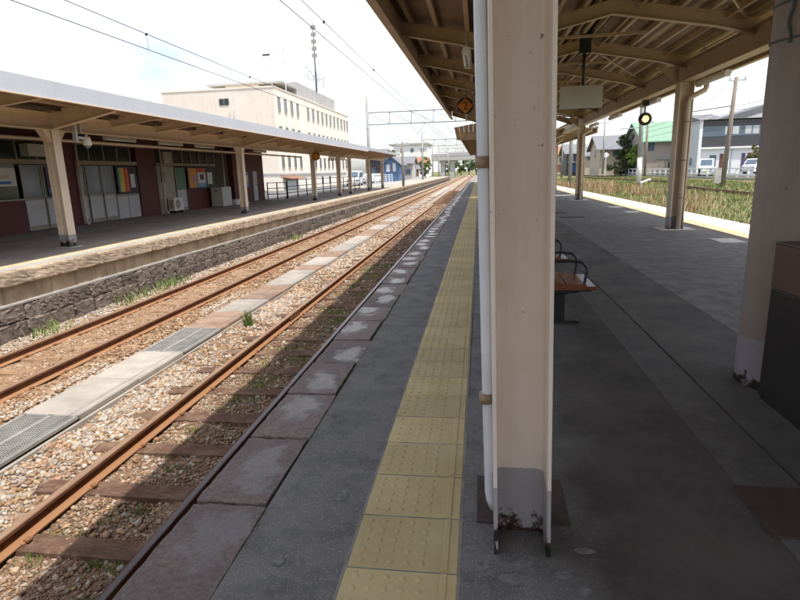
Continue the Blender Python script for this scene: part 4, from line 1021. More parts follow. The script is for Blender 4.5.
flat_board('poster', 31.9, 33.1, .78, 1.75, .055, 'pale blue and pink poster pair on the maroon end wall', 'poster',
           [('left_sheet', .02, .46, .03, .97, 'p_white'), ('left_picture', .08, .4, .3, .8, 'p_pink'), ('right_sheet', .52, .98, .03, .97, 'p_sky'), ('right_picture', .6, .92, .35, .75, 'p_white')], 'p_dark')
def aircon():
    x0, y0, y1 = SX+.12, 23.7, 24.5
    root = thing('air_conditioner', (x0+.15, 24.1, LZ), 'beige outdoor air conditioner unit standing by the station wall', 'air conditioner')
    MB().box(x0, y0, LZ+.1, x0+.3, y1, LZ+.68).build('casing', 'lamp_white', root, bevel=.01)
    n = 24; m = MB()
    m.prism([(24.0+.2*math.cos(2*math.pi*k/n), LZ+.39+.2*math.sin(2*math.pi*k/n)) for k in range(n)], x0+.301, x0+.31, 'x'); m.build('fan_guard', 'taupe', root)
    m = MB(); m.prism([(y0-.0+.12*math.cos(0)+.28+.16*math.cos(2*math.pi*k/n), LZ+.39+.2*math.sin(2*math.pi*k/n)) for k in range(n)], y0-.008, y0-.001, 'x') if False else m.box(x0+.05, y0-.006, LZ+.2, x0+.25, y0-.001, LZ+.58)
    m.build('side_grille', 'taupe', root)
    for y in (y0+.08, y1-.12): MB().box(x0, y, LZ, x0+.3, y+.05, LZ+.1).build('foot', 'black', root)
aircon()
def locker():
    x0, y0, y1 = SX+.12, 27.9, 29.0
    root = thing('storage_cabinet', (x0+.3, 28.4, LZ), 'pale two-door metal storage cabinet below the second notice board', 'cabinet')
    MB().box(x0, y0, LZ+.03, x0+.62, y1, LZ+1.02).build('body', 'sign_back', root, bevel=.008)
    for z0, z1 in ((.06, .52), (.55, 1.0)): MB().box(x0+.621, y0+.02, LZ+z0, x0+.635, y1-.02, LZ+z1).build('door', 'door_white', root, bevel=.004)
    MB().box(x0, y0+.02, LZ, x0+.6, y1-.02, LZ+.03).build('plinth', 'black', root)
    MB().box(x0+.25, y0-.006, LZ+.8, x0+.33, y0-.0005, LZ+.88).build('lock', 'black', root)
locker()
def bags():
    for i, (y, sx, sy, sz, mt, lb) in enumerate(((29.85, .16, .28, .16, 'p_white', 'small crumpled white bag on the platform by the station downpipe'), (30.75, .2, .5, .05, 'p_white', 'flat white tray lying on the platform before the maroon end wall'))):
        bm = rocky(200+i, 5, .06); me = bm_mesh(bm, 'bag', mt, True); o = obj('bag' if i == 0 else 'tray', me, None, loc=(SX+.6, y, LZ+sz*.95), scale=(sx*2, sy*2, sz*2)); tag(o, lb, 'bag' if i == 0 else 'tray')
bags()
number_sign((-9.35, 32.2, 2.47), .24, 'orange diamond on a black disc sign, fixed to the third cream post', None, (2.47, 2.62))
def left_fan():
    root = thing('slatted_screen', (-9.4, 36.8, 2.3), 'fan of pale slats under the far canopy, right of the orange sign', 'screen')
    n = 9
    for k in range(n):
        a, b = k/n, (k+.75)/n; V = []
        for dy in (0, .03): V += [(lerp(-9.9, -8.6, a), 37.0+dy, 2.30), (lerp(-9.9, -8.6, b), 37.0+dy, 2.30), (lerp(-9.75, -9.25, b), 36.6+dy, 2.97), (lerp(-9.75, -9.25, a), 36.6+dy, 2.97)]
        MB().add(V, [(3,2,1,0),(4,5,6,7),(0,1,5,4),(1,2,6,5),(2,3,7,6),(3,0,4,7)]).build('slat', 'roofing_pale' if k % 2 else 'taupe', root)
left_fan()

# ================================================================== OVERHEAD LINE
M['gantry'] = plain('grey_gantry_paint', (.22, .23, .24), .6, .1, 3)
def gantry(y, xl, xr, zl, zt, zp, label, nb=9):
    root = thing('catenary_gantry', (xl, y, -1.2), label, 'gantry', 'overhead line gantries')
    for x in (xl, xr): MB().tube([(x, y, -1.3), (x, y, zp)], [.2, .14], 12).build('pole', 'conc_pole', root, smooth=True)
    for z in (zl, zt): MB().box(xl, y-.05, z-.05, xr, y+.05, z+.05).build('chord', 'gantry', root)
    for k in range(nb):
        a, b = lerp(xl, xr, k/nb), lerp(xl, xr, (k+1)/nb)
        if k: MB().box(a-.035, y-.03, zl+.05, a+.035, y+.03, zt-.05).build('strut', 'gantry', root)
        MB().bar((a, y, zt-.06), (b, y, zl+.06), .05, .05).build('diagonal', 'gantry', root)
    for xc in (-6.35, -2.83):
        for s in (-1, 1): MB().bar((xc+s*.75, y, zl-.05), (xc, y, zl-1.15), .035, .035).build('hanger', 'gantry', root)
    return root
gantry(60, -11.6, 9.2, 6.36, 7.57, 9.15, 'nearest overhead line gantry, tall concrete pole rising behind the far canopy')
gantry(110, -10.8, 9, 6.1, 7.3, 8.9, 'second overhead line gantry from the viewer, beyond the far canopy')
gantry(152, -10.6, 9, 6.1, 7.2, 8.6, 'third overhead line gantry from the viewer, small against the road bridge')
gantry(196, -10.4, 9, 6.1, 7.2, 8.6, 'fourth overhead line gantry from the viewer, just before the road bridge')
def catenary(x, label):
    root = thing('overhead_line', (x, 10, 3.9), label, 'overhead wire', 'overhead lines')
    def zm(y):
        t = (y-10.8)/49.2
        a = ((y-24)/36)**2
        return 4.14+.16*min(a*1.2, 5) if y < 60 else 4.45+.7*((abs(((y-60) % 45)-22.5)/22.5)**2)
    ys = list(np.linspace(-4, 60, 40))+list(np.linspace(62, 260, 50))
    MB().tube([(x, y, zm(y)) for y in ys], .0075, 6).build('messenger_wire', 'wire', root)
    MB().tube([(x, -4, 3.87), (x, 60, 3.93), (x, 260, 3.95)], .0075, 6).build('contact_wire', 'wire', root)
    for y in list(np.arange(.8, 60, 5)): MB().tube([(x, y, 3.88), (x, y, zm(y))], .004, 5).build('dropper', 'wire', root); 
    for y in (10.8, 15.8): MB().tube([(x, y-.02, zm(y)-.02), (x, y+.02, zm(y)+.01)], .022, 8).build('dropper_clip', 'black', root)
catenary(-2.83, 'overhead wire pair above the near track')
catenary(-6.35, 'overhead wire pair above the far track')

# ================================================================== LEFT TOWN
def rail_fence(pts, h, label, mat, n_rails=3, pitch=1.6, base=None, cat='fence', th=.06):
    root = thing('railing', pts[0], label, cat)
    for (a, b) in zip(pts, pts[1:]):
        a = Vector(a); b = Vector(b); L_ = (b-a).length; n = max(1, int(L_/pitch))
        for k in range(n+1):
            p = a.lerp(b, k/n); MB().box(p.x-th/2, p.y-th/2, p.z-.05, p.x+th/2, p.y+th/2, p.z+h).build('post', mat, root)
        for r_ in range(n_rails):
            z = h*(r_+1)/n_rails-.03; MB().bar(a+Vector((0, 0, z)), b+Vector((0, 0, z)), th*.7, th*.78).build('rail', mat, root)
        if base: MB().bar(a+Vector((-.1, 0, base/2-.05)), b+Vector((-.1, 0, base/2-.05)), .16, base).build('kerb', 'conc', root)
    return root
rail_fence([(-12.6, 36.2, LZ), (-12.4, 42, LZ), (-11.9, 56, LZ)], 1.25, 'dark metal railing along the back of the far platform beyond the station', 'fence_dark', 3, 1.9, .16)
rail_fence([(-13.9, 36, LZ), (-12.65, 36.2, LZ)], 1.1, 'short dark railing joining the station end wall to the platform fence', 'fence_dark', 3, .6)
rail_fence([(-11.6, 58, LZ), (-11.0, 72, LZ)], 1.3, 'pale wire railing beyond the end of the far canopy', 'fence_white', 6, 2.0)

def office():
    X0, X1, Y0, Y1 = -35.0, -22.0, 61.0, 96.5
    root = thing('office_building', (-28, 75, -.2), 'large cream multi-storey hotel building rising behind the far canopy', 'building')
    H = 10.75
    MB().box(X0, Y0, -.3, X1, Y1, 1.55).build('ground_floor_wall', 'office_plain', root)
    MB().box(X0+.02, Y0+.02, 1.551, X1-.02, Y1-.02, H).build('wall', 'office', root)
    MB().box(X0-.05, Y0-.05, 1.5, X1+.12, Y1+.05, 1.72).build('cornice', 'conc', root)
    MB().box(X0-.03, Y0-.03, H, X1+.03, Y1+.03, H+.18).build('parapet', 'office_plain', root)
    a = atX(297, 90, X1).y; b = atX(335, 106, X1).y
    MB().box(X1-7, a, H+.18, X1-.05, b, H+1.75).build('roof_storey', 'conc', root)
    MB().box(X1-9, a-5.5, H+.9, X1-.02, a-.05, H+1.1).build('stair_roof', 'conc', root)
    MB().box(X1-7, a-4.8, H+.18, X1-3, a-.1, H+.9).build('stair_head', 'office_plain', root)
    def win(y, z, w_, h, mat='glass_sky'):
        o = MB().box(X1-.015, y-w_/2, z, X1+.0, y+w_/2, z+h).build('window', mat, root)
        MB().box(X1-.01, y-w_/2-.06, z-.1, X1+.10, y+w_/2+.06, z-.01).build('sill', 'conc', o)
        MB().box(X1-.01, y-w_/2-.06, z+h+.005, X1+.05, y+w_/2+.06, z+h+.07).build('head', 'conc', o)
        for q in (-1, 1): MB().box(X1-.01, y+q*w_/2-.03, z, X1+.04, y+q*w_/2+.03, z+h).build('frame', 'frame', o)
    xs1 = [279, 285.3, 291.5, 297.3]; xs2 = [307.5, 312.5, 317.2, 321.5, 325.6, 329.5, 333.2, 336.8, 340.2, 343.3, 346]
    top = atX(279, 97.5, X1).z; bot = atX(279, 110, X1).z
    for px in xs1+xs2:
        y = atX(px, 105, X1).y
        for dz in (0, -3.1, -6.2): 
            if bot+dz > 1.8: win(y, bot+dz, .75, top-bot)
    # gable facing the viewer
    g0, g1 = atY(219, 99, Y0), atY(229, 105, Y0)
    o = MB().box(g0.x, Y0-.03, g1.z, g1.x, Y0-.0, g0.z).build('window', 'glass', root); MB().box((g0.x+g1.x)/2-.04, Y0-.05, g1.z, (g0.x+g1.x)/2+.04, Y0-.031, g0.z).build('mullion', 'frame', o)
    # escape ladder cage
    for x in (g1.x+.5, g1.x+1.0): MB().box(x-.03, Y0-.4, 4, x+.03, Y0-.34, g0.z+.3).build('ladder_rail', 'fence_white', root)
    for k in range(9): MB().box(g1.x+.5, Y0-.39, 4.4+k*.6, g1.x+1.0, Y0-.35, 4.45+k*.6).build('ladder_rung', 'fence_white', root)
    # yard front seen below the canopy
    p = atX(290, 180, X1+.1); MB().box(X1+.01, p.y-1.6, -.15, X1+.12, p.y+2.6, 1.0).build('shutter', 'shutter', root)
    MB().prism([(X1, 1.3), (X1+1.1, 1.12), (X1+1.1, 1.04), (X1, 1.2)], p.y-2.2, p.y+3.4).build('awning', 'awning', root)
    for dy in (9, 14, 18): MB().box(X1+.005, p.y+dy, .2, X1+.05, p.y+dy+.8, 1.2).build('ground_window', 'glass_sky', root)
    # roof mast and frames
    t = atY(315, 64, 78); tt = atY(312, 20, 78)
    o = MB().tube([(t.x, 78, H+1.7), (t.x, 78, tt.z)], [.14, .05], 8).build('mast', 'wire', root)
    for k in range(5): MB().box(t.x-.35, 77.9, lerp(t.z, tt.z, .15+k*.16), t.x+.35, 78.1, lerp(t.z, tt.z, .15+k*.16)+.5).build('antenna_panel', 'conc_pole', o)
    # rooftop letters on a frame
    p0 = atX(305.5, 71, X1+.02); p1 = atX(326, 84, X1+.02)
    word = 'スカイホテル'; n = len(word)
    for k, ch in enumerate(word):
        y = lerp(p0.y, p1.y, (k+.5)/n); z = (p0.z+p1.z)/2
        rot = Matrix(((0, 0, 1), (1, 0, 0), (0, 1, 0)))
        text_mesh('letter', ch, 2.0, 'letters', root, Vector((X1-.1, y, z)), rot, .05)
        MB().box(X1-.2, y-.03, H+1.7 if a < y < b else H, X1-.14, y+.03, z+.9).build('letter_post', 'letters', root)
    q0, q1 = atY(265, 55, 64), atY(298, 58, 64)
    o = MB().bar((q0.x, 64, q0.z), ((q0.x+q1.x)/2, 64, q0.z+.5), .08, .08).build('aerial_boom', 'letters', root)
    MB().bar(((q0.x+q1.x)/2, 64, q0.z+.5), (q1.x, 64, q1.z), .08, .08).build('aerial_boom', 'letters', root)
    MB().box(q0.x+.5, 63.97, H, q0.x+.6, 64.03, q0.z+.2).build('aerial_mast', 'letters', root); MB().box(q0.x+2.1, 63.97, H, q0.x+2.2, 64.03, q0.z+.9).build('aerial_mast', 'letters', root)
    MB().box(q0.x-.3, 63.9, q0.z-.1, q0.x+.5, 64.1, q0.z+.1).build('floodlight', 'wire', root)
M['letters'] = plain('pale_steel_letters', (.55, .57, .6), .5, .05)
office()

def house(name, x0, x1, y0, y1, z0, eave, ridge, wall, roof, label, axis='x', wins=(), over=.5, cat='house', extra=None):
    """pitched-roof house; axis = direction of the ridge; wins: (face, u, z, w, h, mat) with face 'f' (towards -Y), 'l' (towards -X) or 'r' (+X)"""
    root = thing(name, ((x0+x1)/2, (y0+y1)/2, z0), label, cat)
    if axis == 'x':
        ym = (y0+y1)/2; MB().prism([(y0, z0-.3), (y1, z0-.3), (y1, eave), (ym, ridge), (y0, eave)], x0, x1, 'x').build('wall', wall, root)
        for s, ya in ((-1, y0), (1, y1)):
            yo = ya+s*over; zo = eave-(ridge-eave)*over/abs(ym-ya)
            pr = [(yo, zo), (ym, ridge), (ym, ridge+.16), (yo, zo+.16)]
            MB().prism(pr if s < 0 else pr[::-1], x0-over, x1+over, 'x').build('roof_slope', roof, root)
    else:
        xm = (x0+x1)/2; MB().prism([(x0, z0-.3), (x1, z0-.3), (x1, eave), (xm, ridge), (x0, eave)], y0, y1, 'y').build('wall', wall, root)
        for s, xa in ((-1, x0), (1, x1)):
            xo = xa+s*over; zo = eave-(ridge-eave)*over/abs(xm-xa)
            pr = [(xo, zo), (xm, ridge), (xm, ridge+.16), (xo, zo+.16)]
            MB().prism(pr if s < 0 else pr[::-1], y0-over, y1+over, 'y').build('roof_slope', roof, root)
    for face, u, z, w_, h, mt in wins:
        if face == 'f': o = MB().box(u-w_/2, y0-.03, z, u+w_/2, y0-.004, z+h).build('window', mt, root); fr = [((u-w_/2-.06, y0-.06, z-.07, u+w_/2+.06, y0-.031, z)), (u-w_/2-.06, y0-.06, z+h, u+w_/2+.06, y0-.031, z+h+.06), (u-.03, y0-.055, z, u+.03, y0-.031, z+h)]
        elif face == 'l': o = MB().box(x0-.03, u-w_/2, z, x0-.004, u+w_/2, z+h).build('window', mt, root); fr = [((x0-.06, u-w_/2-.06, z-.07, x0-.031, u+w_/2+.06, z)), (x0-.06, u-w_/2-.06, z+h, x0-.031, u+w_/2+.06, z+h+.06), (x0-.055, u-.03, z, x0-.031, u+.03, z+h)]
        else: o = MB().box(x1+.004, u-w_/2, z, x1+.03, u+w_/2, z+h).build('window', mt, root); fr = [((x1+.031, u-w_/2-.06, z-.07, x1+.06, u+w_/2+.06, z)), (x1+.031, u-w_/2-.06, z+h, x1+.06, u+w_/2+.06, z+h+.06), (x1+.031, u-.03, z, x1+.055, u+.03, z+h)]
        for b in fr: MB().box(*b).build('frame', 'frame', o)
    return root
def pxbox(xl, xr, y): return atY(xl, 170, y).x, atY(xr, 170, y).x
def left_town():
    a, b = pxbox(383.5, 399, 100)
    house('blue_house', a, b, 100, 108, -.2, 3.0, 4.2, 'blue_wall', 'roof_slate', 'small blue sided house right of the far canopy end', 'y', [('f', lerp(a, b, .3), 1.6, .6, 1.2, 'wall_white'), ('f', lerp(a, b, .7), 1.6, .5, 1.4, 'wall_white'), ('r', 104, 1.6, 1.2, 1, 'glass_sky')])
    a, b = pxbox(366, 384, 112)
    house('town_house', a, b, 112, 120, -.2, 4.3, 6, 'charcoal', 'roof_slate', 'dark low house behind the far canopy posts', 'x', [('f', lerp(a, b, .4), 1.2, 1, 1.2, 'glass_sky')])
    a, b = pxbox(399, 412, 122)
    house('town_house', a, b, 122, 130, -.2, 3.2, 4.6, 'conc', 'roof_slate', 'pale grey house with slate roof right of the blue house', 'x', [('f', lerp(a, b, .3), 1, 1, 1, 'glass_sky'), ('f', lerp(a, b, .7), 1, 1, 1, 'glass_sky')])
    a, b = pxbox(409, 426, 140)
    house('town_house', a, b, 140, 148, -.2, 3.6, 4.8, 'wall_white', 'awning', 'white shed with rust-brown roof near the road bridge', 'x', [('f', lerp(a, b, .4), .4, 1.4, 1.6, 'brown_wood')])
    a, b = pxbox(394, 428, 190)
    root = thing('apartment_block', ((a+b)/2, 195, -.2), 'distant white four-storey apartment block left of the gantries', 'building')
    MB().box(a, 190, -.3, b, 204, 10.2).build('wall', 'wall_white', root); MB().box(a-1.5, 189.5, 10.2, b+.4, 204.5, 10.7).build('roof', 'conc', root)
    for k in range(3):
        for i in range(3): MB().box(lerp(a, b, .2+i*.3), 189.95, 2.4+k*2.7, lerp(a, b, .2+i*.3)+1.1, 189.99, 3.6+k*2.7).build('window', 'glass_sky', root)
left_town()

def tree(name, x, y, z0, h, r, label, dens=1.0, pal=None, trunk=.35, cat='tree', group=None, leaf=.10, seed=0, squash=1.0):
    rr = np.random.default_rng(seed+int(abs(x*13+y*7))); root = thing(name, (x, y, z0), label, cat, group)
    pal = pal or [(.055, .095, .025), (.08, .13, .035), (.11, .165, .045), (.045, .075, .022)]
    tr = MB(); th = h*trunk
    tr.tube([(x, y, z0-.2), (x+.05*r, y, z0+th*.5), (x-.04*r, y+.03*r, z0+th), (x+.02*r, y, z0+h*.8)], [.06*r+.05, .05*r+.035, .04*r+.025, .012*r+.008], 8)
    tips = []
    for k in range(9):
        a = k*2.4; b = Vector((x, y, z0+th*(.8+.4*rr.random()))); e = b+Vector((math.cos(a)*r*.72, math.sin(a)*r*.72, (h-th)*(.15+.6*rr.random())))
        tr.tube([b, b.lerp(e, .5)+Vector((0, 0, .06*h)), e], [.022*r+.018, .014*r+.012, .005*r+.004], 5); tips.append(e)
    tr.build('trunk', 'bark', root, smooth=True)
    nc = int(46*dens); zc = z0+th+(h-th)*.5; cl = []
    for k in range(nc):
        d = rr.normal(size=3); d /= np.linalg.norm(d); q = rr.random()**.45
        cl.append((x+d[0]*r*q*.9, y+d[1]*r*q*.9, zc+d[2]*(h-th)*.55*q*squash))
    cl = np.array(cl); per = int(90*dens); n = nc*per; k = rr.integers(0, nc, n); cr = .28*r*rr.uniform(.5, 1.15, nc)
    d = rr.normal(size=(n, 3)); d /= np.linalg.norm(d, axis=1)[:, None]; P = cl[k]+d*(cr[k]*rr.random(n)**.4)[:, None]*np.array([1, 1, .75])
    u = rr.normal(size=(n, 3)); u /= np.linalg.norm(u, axis=1)[:, None]; v = np.cross(u, rr.normal(size=(n, 3))); v /= np.linalg.norm(v, axis=1)[:, None]
    s = (leaf*rr.uniform(.6, 1.4, n))[:, None]
    V = np.stack([P-u*s, P+v*s*.55, P+u*s, P-v*s*.55], 1).reshape(-1, 3); F = np.arange(n*4).reshape(-1, 4)
    c = np.array(pal)[rr.integers(0, len(pal), nc)][k]*rr.uniform(.75, 1.3, (n, 1))
    o = obj('crown', raw_mesh('crown', V, F, np.repeat(c, 4, 0), 'leaf'), root); return root
def left_trees():
    p = atY(425, 170, 132); tree('bush', p.x, 132, -.2, 4.6, 1.7, 'light green bush by the left end of the road bridge', .8, [(.14, .19, .06), (.18, .22, .07), (.11, .15, .045)], .15, 'bush', None, .16)
    p = atY(391, 170, 125); tree('tree', p.x, 125, -.2, 6.6, 1.6, 'small dark treetop showing above the blue house roof', .6, None, .3, 'tree', None, .16)
    for i, (px, y, h, lb) in enumerate(((452, 300, 9, 'distant dark tree under the road bridge, leftmost'), (461, 320, 8, 'distant tree under the road bridge, middle of the row'), (469, 340, 9, 'distant pale tree under the road bridge, right of the middle'), (476, 330, 8, 'distant tree beyond the near platform end, rightmost under the bridge'))):
        p = atY(px, 170, y); tree('tree', p.x, y, -1.2, h, 4.5, lb, .55, [(.10, .15, .06), (.13, .18, .08), (.09, .12, .05)], .2, 'tree', 'trees beyond the road bridge', .5, i)
left_trees()
def poles_left():
    def pole(px, py0, py1, y, r, mat, label, arms=2):
        a = atY(px, py0, y); b = atY(px, py1, y); root = thing('utility_pole', (b.x, y, b.z), label, 'pole', 'utility poles')
        MB().tube([(b.x, y, b.z-.3), (b.x, y, a.z)], [r, r*.7], 10).build('shaft', mat, root, smooth=True)
        for k in range(arms): MB().box(b.x-.75, y-.06, a.z-.35-k*.6, b.x+.75, y+.06, a.z-.25-k*.6).build('crossarm', 'galv', root)
        for k in range(3): MB().tube([(b.x-.6+k*.6, y, a.z-.25), (b.x-.6+k*.6, y, a.z-.02)], .05, 6).build('insulator', 'conc', root)
        return root
    pole(403.5, 142, 189, 62, .15, 'wood_pole', 'weathered utility pole right of the far canopy end', 2)
    pole(371, 150, 189, 55, .14, 'conc_pole', 'pale concrete pole between the last far canopy posts', 0)
    pole(433, 143, 177, 160, .2, 'conc_pole', 'thin far pole by the bridge ramp', 1)
    return pole
POLE = poles_left()
def overpass():
    Y = 225; root = thing('road_bridge', (-10, Y, -1.2), 'grey concrete road bridge crossing the tracks in the distance', 'bridge')
    z0 = atY(460, 160, Y).z; zt = atY(460, 155.5, Y).z; zr = atY(460, 150.5, Y).z
    xa = atY(426, 160, Y).x
    dk = MB(); dk.box(xa, Y, z0, 60, Y+10, zt); dk.build('deck', 'conc', root)
    MB().box(xa, Y-.05, zt, 60, Y+.2, zt+.9).build('parapet', 'conc', root)
    for k in range(46):
        x = xa+k*1.8; MB().box(x-.07, Y-.1, zt+.9, x+.07, Y+.05, zr).build('railing_post', 'fence_white', root)
    MB().box(xa, Y-.08, zr-.12, 60, Y+.03, zr).build('railing', 'fence_white', root)
    for px in (442.5, 452, 497, 520):
        x = atY(px, 165, Y).x; p = MB().box(x-.9, Y+1, -1.3, x+.9, Y+8, z0-1.0).build('pier', 'conc', root); MB().prism([(x-.9, z0-1.2), (x+.9, z0-1.2), (x+2.2, z0+.001), (x-2.2, z0+.001)], Y+.8, Y+8.2).build('pier_cap', 'conc', p)
    xb = atY(410, 175, Y).x
    MB().prism([(xb-25, -.3), (xa+.0, -.3), (xa+.0, zt), (xb-25, 1.5)], Y+.01, Y+9.9).build('ramp', 'conc', root)
overpass()

# ================================================================== VEHICLES
def van(x, y, z, rz, label, L_=3.4, W=1.48, H=1.9, group='parked white vans'):
    """kei-size van/car, nose towards local -X"""
    root = thing('parked_van', (x, y, z), label, 'van', group, rz)
    def part(m, name, mat, par=root, **k): 
        me = m.mesh(name, mat, k.get('smooth', False)); o = obj(name, me, par, k.get('bevel', 0), local=True); return o
    pr = [(-L_/2, .28), (L_/2, .28), (L_/2, 1.0), (L_/2-.06, H-.12), (L_/2-.2, H), (-L_/2+.75, H), (-L_/2+.3, 1.08), (-L_/2+.03, .95)]
    body = part(MB().prism([(a, b) for a, b in pr], -W/2, W/2, 'y'), 'body', 'car_white', bevel=.05)
    for s in (-1, 1):
        yy = s*(W/2+.002)
        for a, b in ((-L_/2+.55, -L_/2+1.3), (-L_/2+1.38, -L_/2+2.2), (-L_/2+2.28, L_/2-.15)):
            lo_a = a+.0
            part(MB().prism([(a, 1.12), (b, 1.12), (b, H-.22), (max(a, -L_/2+.8), H-.22)], min(yy, yy+s*.012), max(yy, yy+s*.012), 'y'), 'side_window', 'glass_sky')
        part(MB().box(-L_/2+1.33, min(yy, yy+s*.006), .4, -L_/2+1.35, max(yy, yy+s*.006), H-.2), 'door_seam', 'black')
        for wx in (-L_/2+.6, L_/2-.6):
            w_ = part(MB().tube([(wx, s*(W/2-.16), .28), (wx, s*(W/2+.015), .28)], .28, 20), 'wheel', 'tyre'); part(MB().tube([(wx, s*(W/2+.012), .28), (wx, s*(W/2+.024), .28)], .16, 14), 'hub', 'galv', w_)
        part(MB().box(-L_/2-.015, s*W*.28, .62, -L_/2+.03, s*W*.46, .82), 'headlight', 'glass_pale'); part(MB().box(L_/2-.03, s*W*.36, .75, L_/2+.012, s*W*.47, 1.05), 'tail_light', 'p_red')
    part(MB().add([(-L_/2+.33, -W/2+.12, 1.14), (-L_/2+.33, W/2-.12, 1.14), (-L_/2+.69, W/2-.16, H-.12), (-L_/2+.69, -W/2+.16, H-.12), (-L_/2+.30, -W/2+.12, 1.13), (-L_/2+.30, W/2-.12, 1.13), (-L_/2+.66, W/2-.16, H-.11), (-L_/2+.66, -W/2+.16, H-.11)], [(0, 1, 2, 3), (7, 6, 5, 4), (0, 4, 5, 1), (1, 5, 6, 2), (2, 6, 7, 3), (3, 7, 4, 0)]), 'windscreen', 'glass_sky')
    part(MB().box(L_/2-.012, -W/2+.16, 1.12, L_/2+.006, W/2-.16, H-.28), 'rear_window', 'glass_sky')
    part(MB().box(-L_/2-.03, -W/2+.05, .3, -L_/2+.05, W/2-.05, .52), 'bumper', 'wall_grey'); part(MB().box(-L_/2-.036, -.17, .38, -L_/2-.029, .17, .48), 'number_plate', 'p_yellow')
    return root
p = atY(706, 172, 72); van(p.x, 72, .02, R(68), 'white boxy van parked left of the leaning brown utility pole')
p = atY(753, 172, 70); van(p.x+.6, 70, .02, R(28), 'white van parked by the charcoal house, right of the utility pole', 3.6, 1.6, 1.75)
p = atX(355, 186, -17); van(-17, p.y, -.19, R(95), 'white van parked behind the far platform railing', 4.4, 1.7, 1.95)
p = atX(372, 186, -16.5); van(-17.2, p.y+4, -.19, R(80), 'low white van parked beyond the last far canopy posts', 4.2, 1.65, 1.5)
def bike():
    root = thing('parked_bicycle', (-15.5, 38.4, -.19), 'bicycle parked behind the short railing by the station end', 'bicycle', rz=R(70))
    for x in (-.5, .5):
        pts = [(x+.33*math.cos(2*math.pi*k/24), 0, .33+.33*math.sin(2*math.pi*k/24)) for k in range(25)]
        w_ = obj('wheel', MB().tube(pts, .02, 6).mesh('wheel', 'tyre'), root, local=True)
        sp = MB()
        for k in range(6): a = math.pi*k/6; sp.bar((x+.32*math.cos(a), 0, .33+.32*math.sin(a)), (x-.32*math.cos(a), 0, .33-.32*math.sin(a)), .006, .006)
        obj('spokes', sp.mesh('spokes', 'galv'), w_, local=True)['kind'] = 'stuff'
    fr = MB().tube([(-.5, 0, .33), (-.08, 0, .3), (-.2, 0, .8), (.36, 0, .82), (-.08, 0, .3)], .018, 6); obj('frame', fr.mesh('frame', 'p_red'), root, local=True)
    obj('fork', MB().tube([(.5, 0, .33), (.36, 0, .82), (.33, 0, 1.0)], .016, 6).mesh('fork', 'galv'), root, local=True)
    obj('handlebar', MB().tube([(.22, -.26, 1.02), (.34, 0, 1.0), (.22, .26, 1.02)], .014, 6).mesh('handlebar', 'black'), root, local=True)
    obj('saddle', MB().prism([(-.34, .86), (-.08, .88), (-.08, .92), (-.34, .94)], -.07, .07).mesh('saddle', 'black'), root, local=True)
bike()

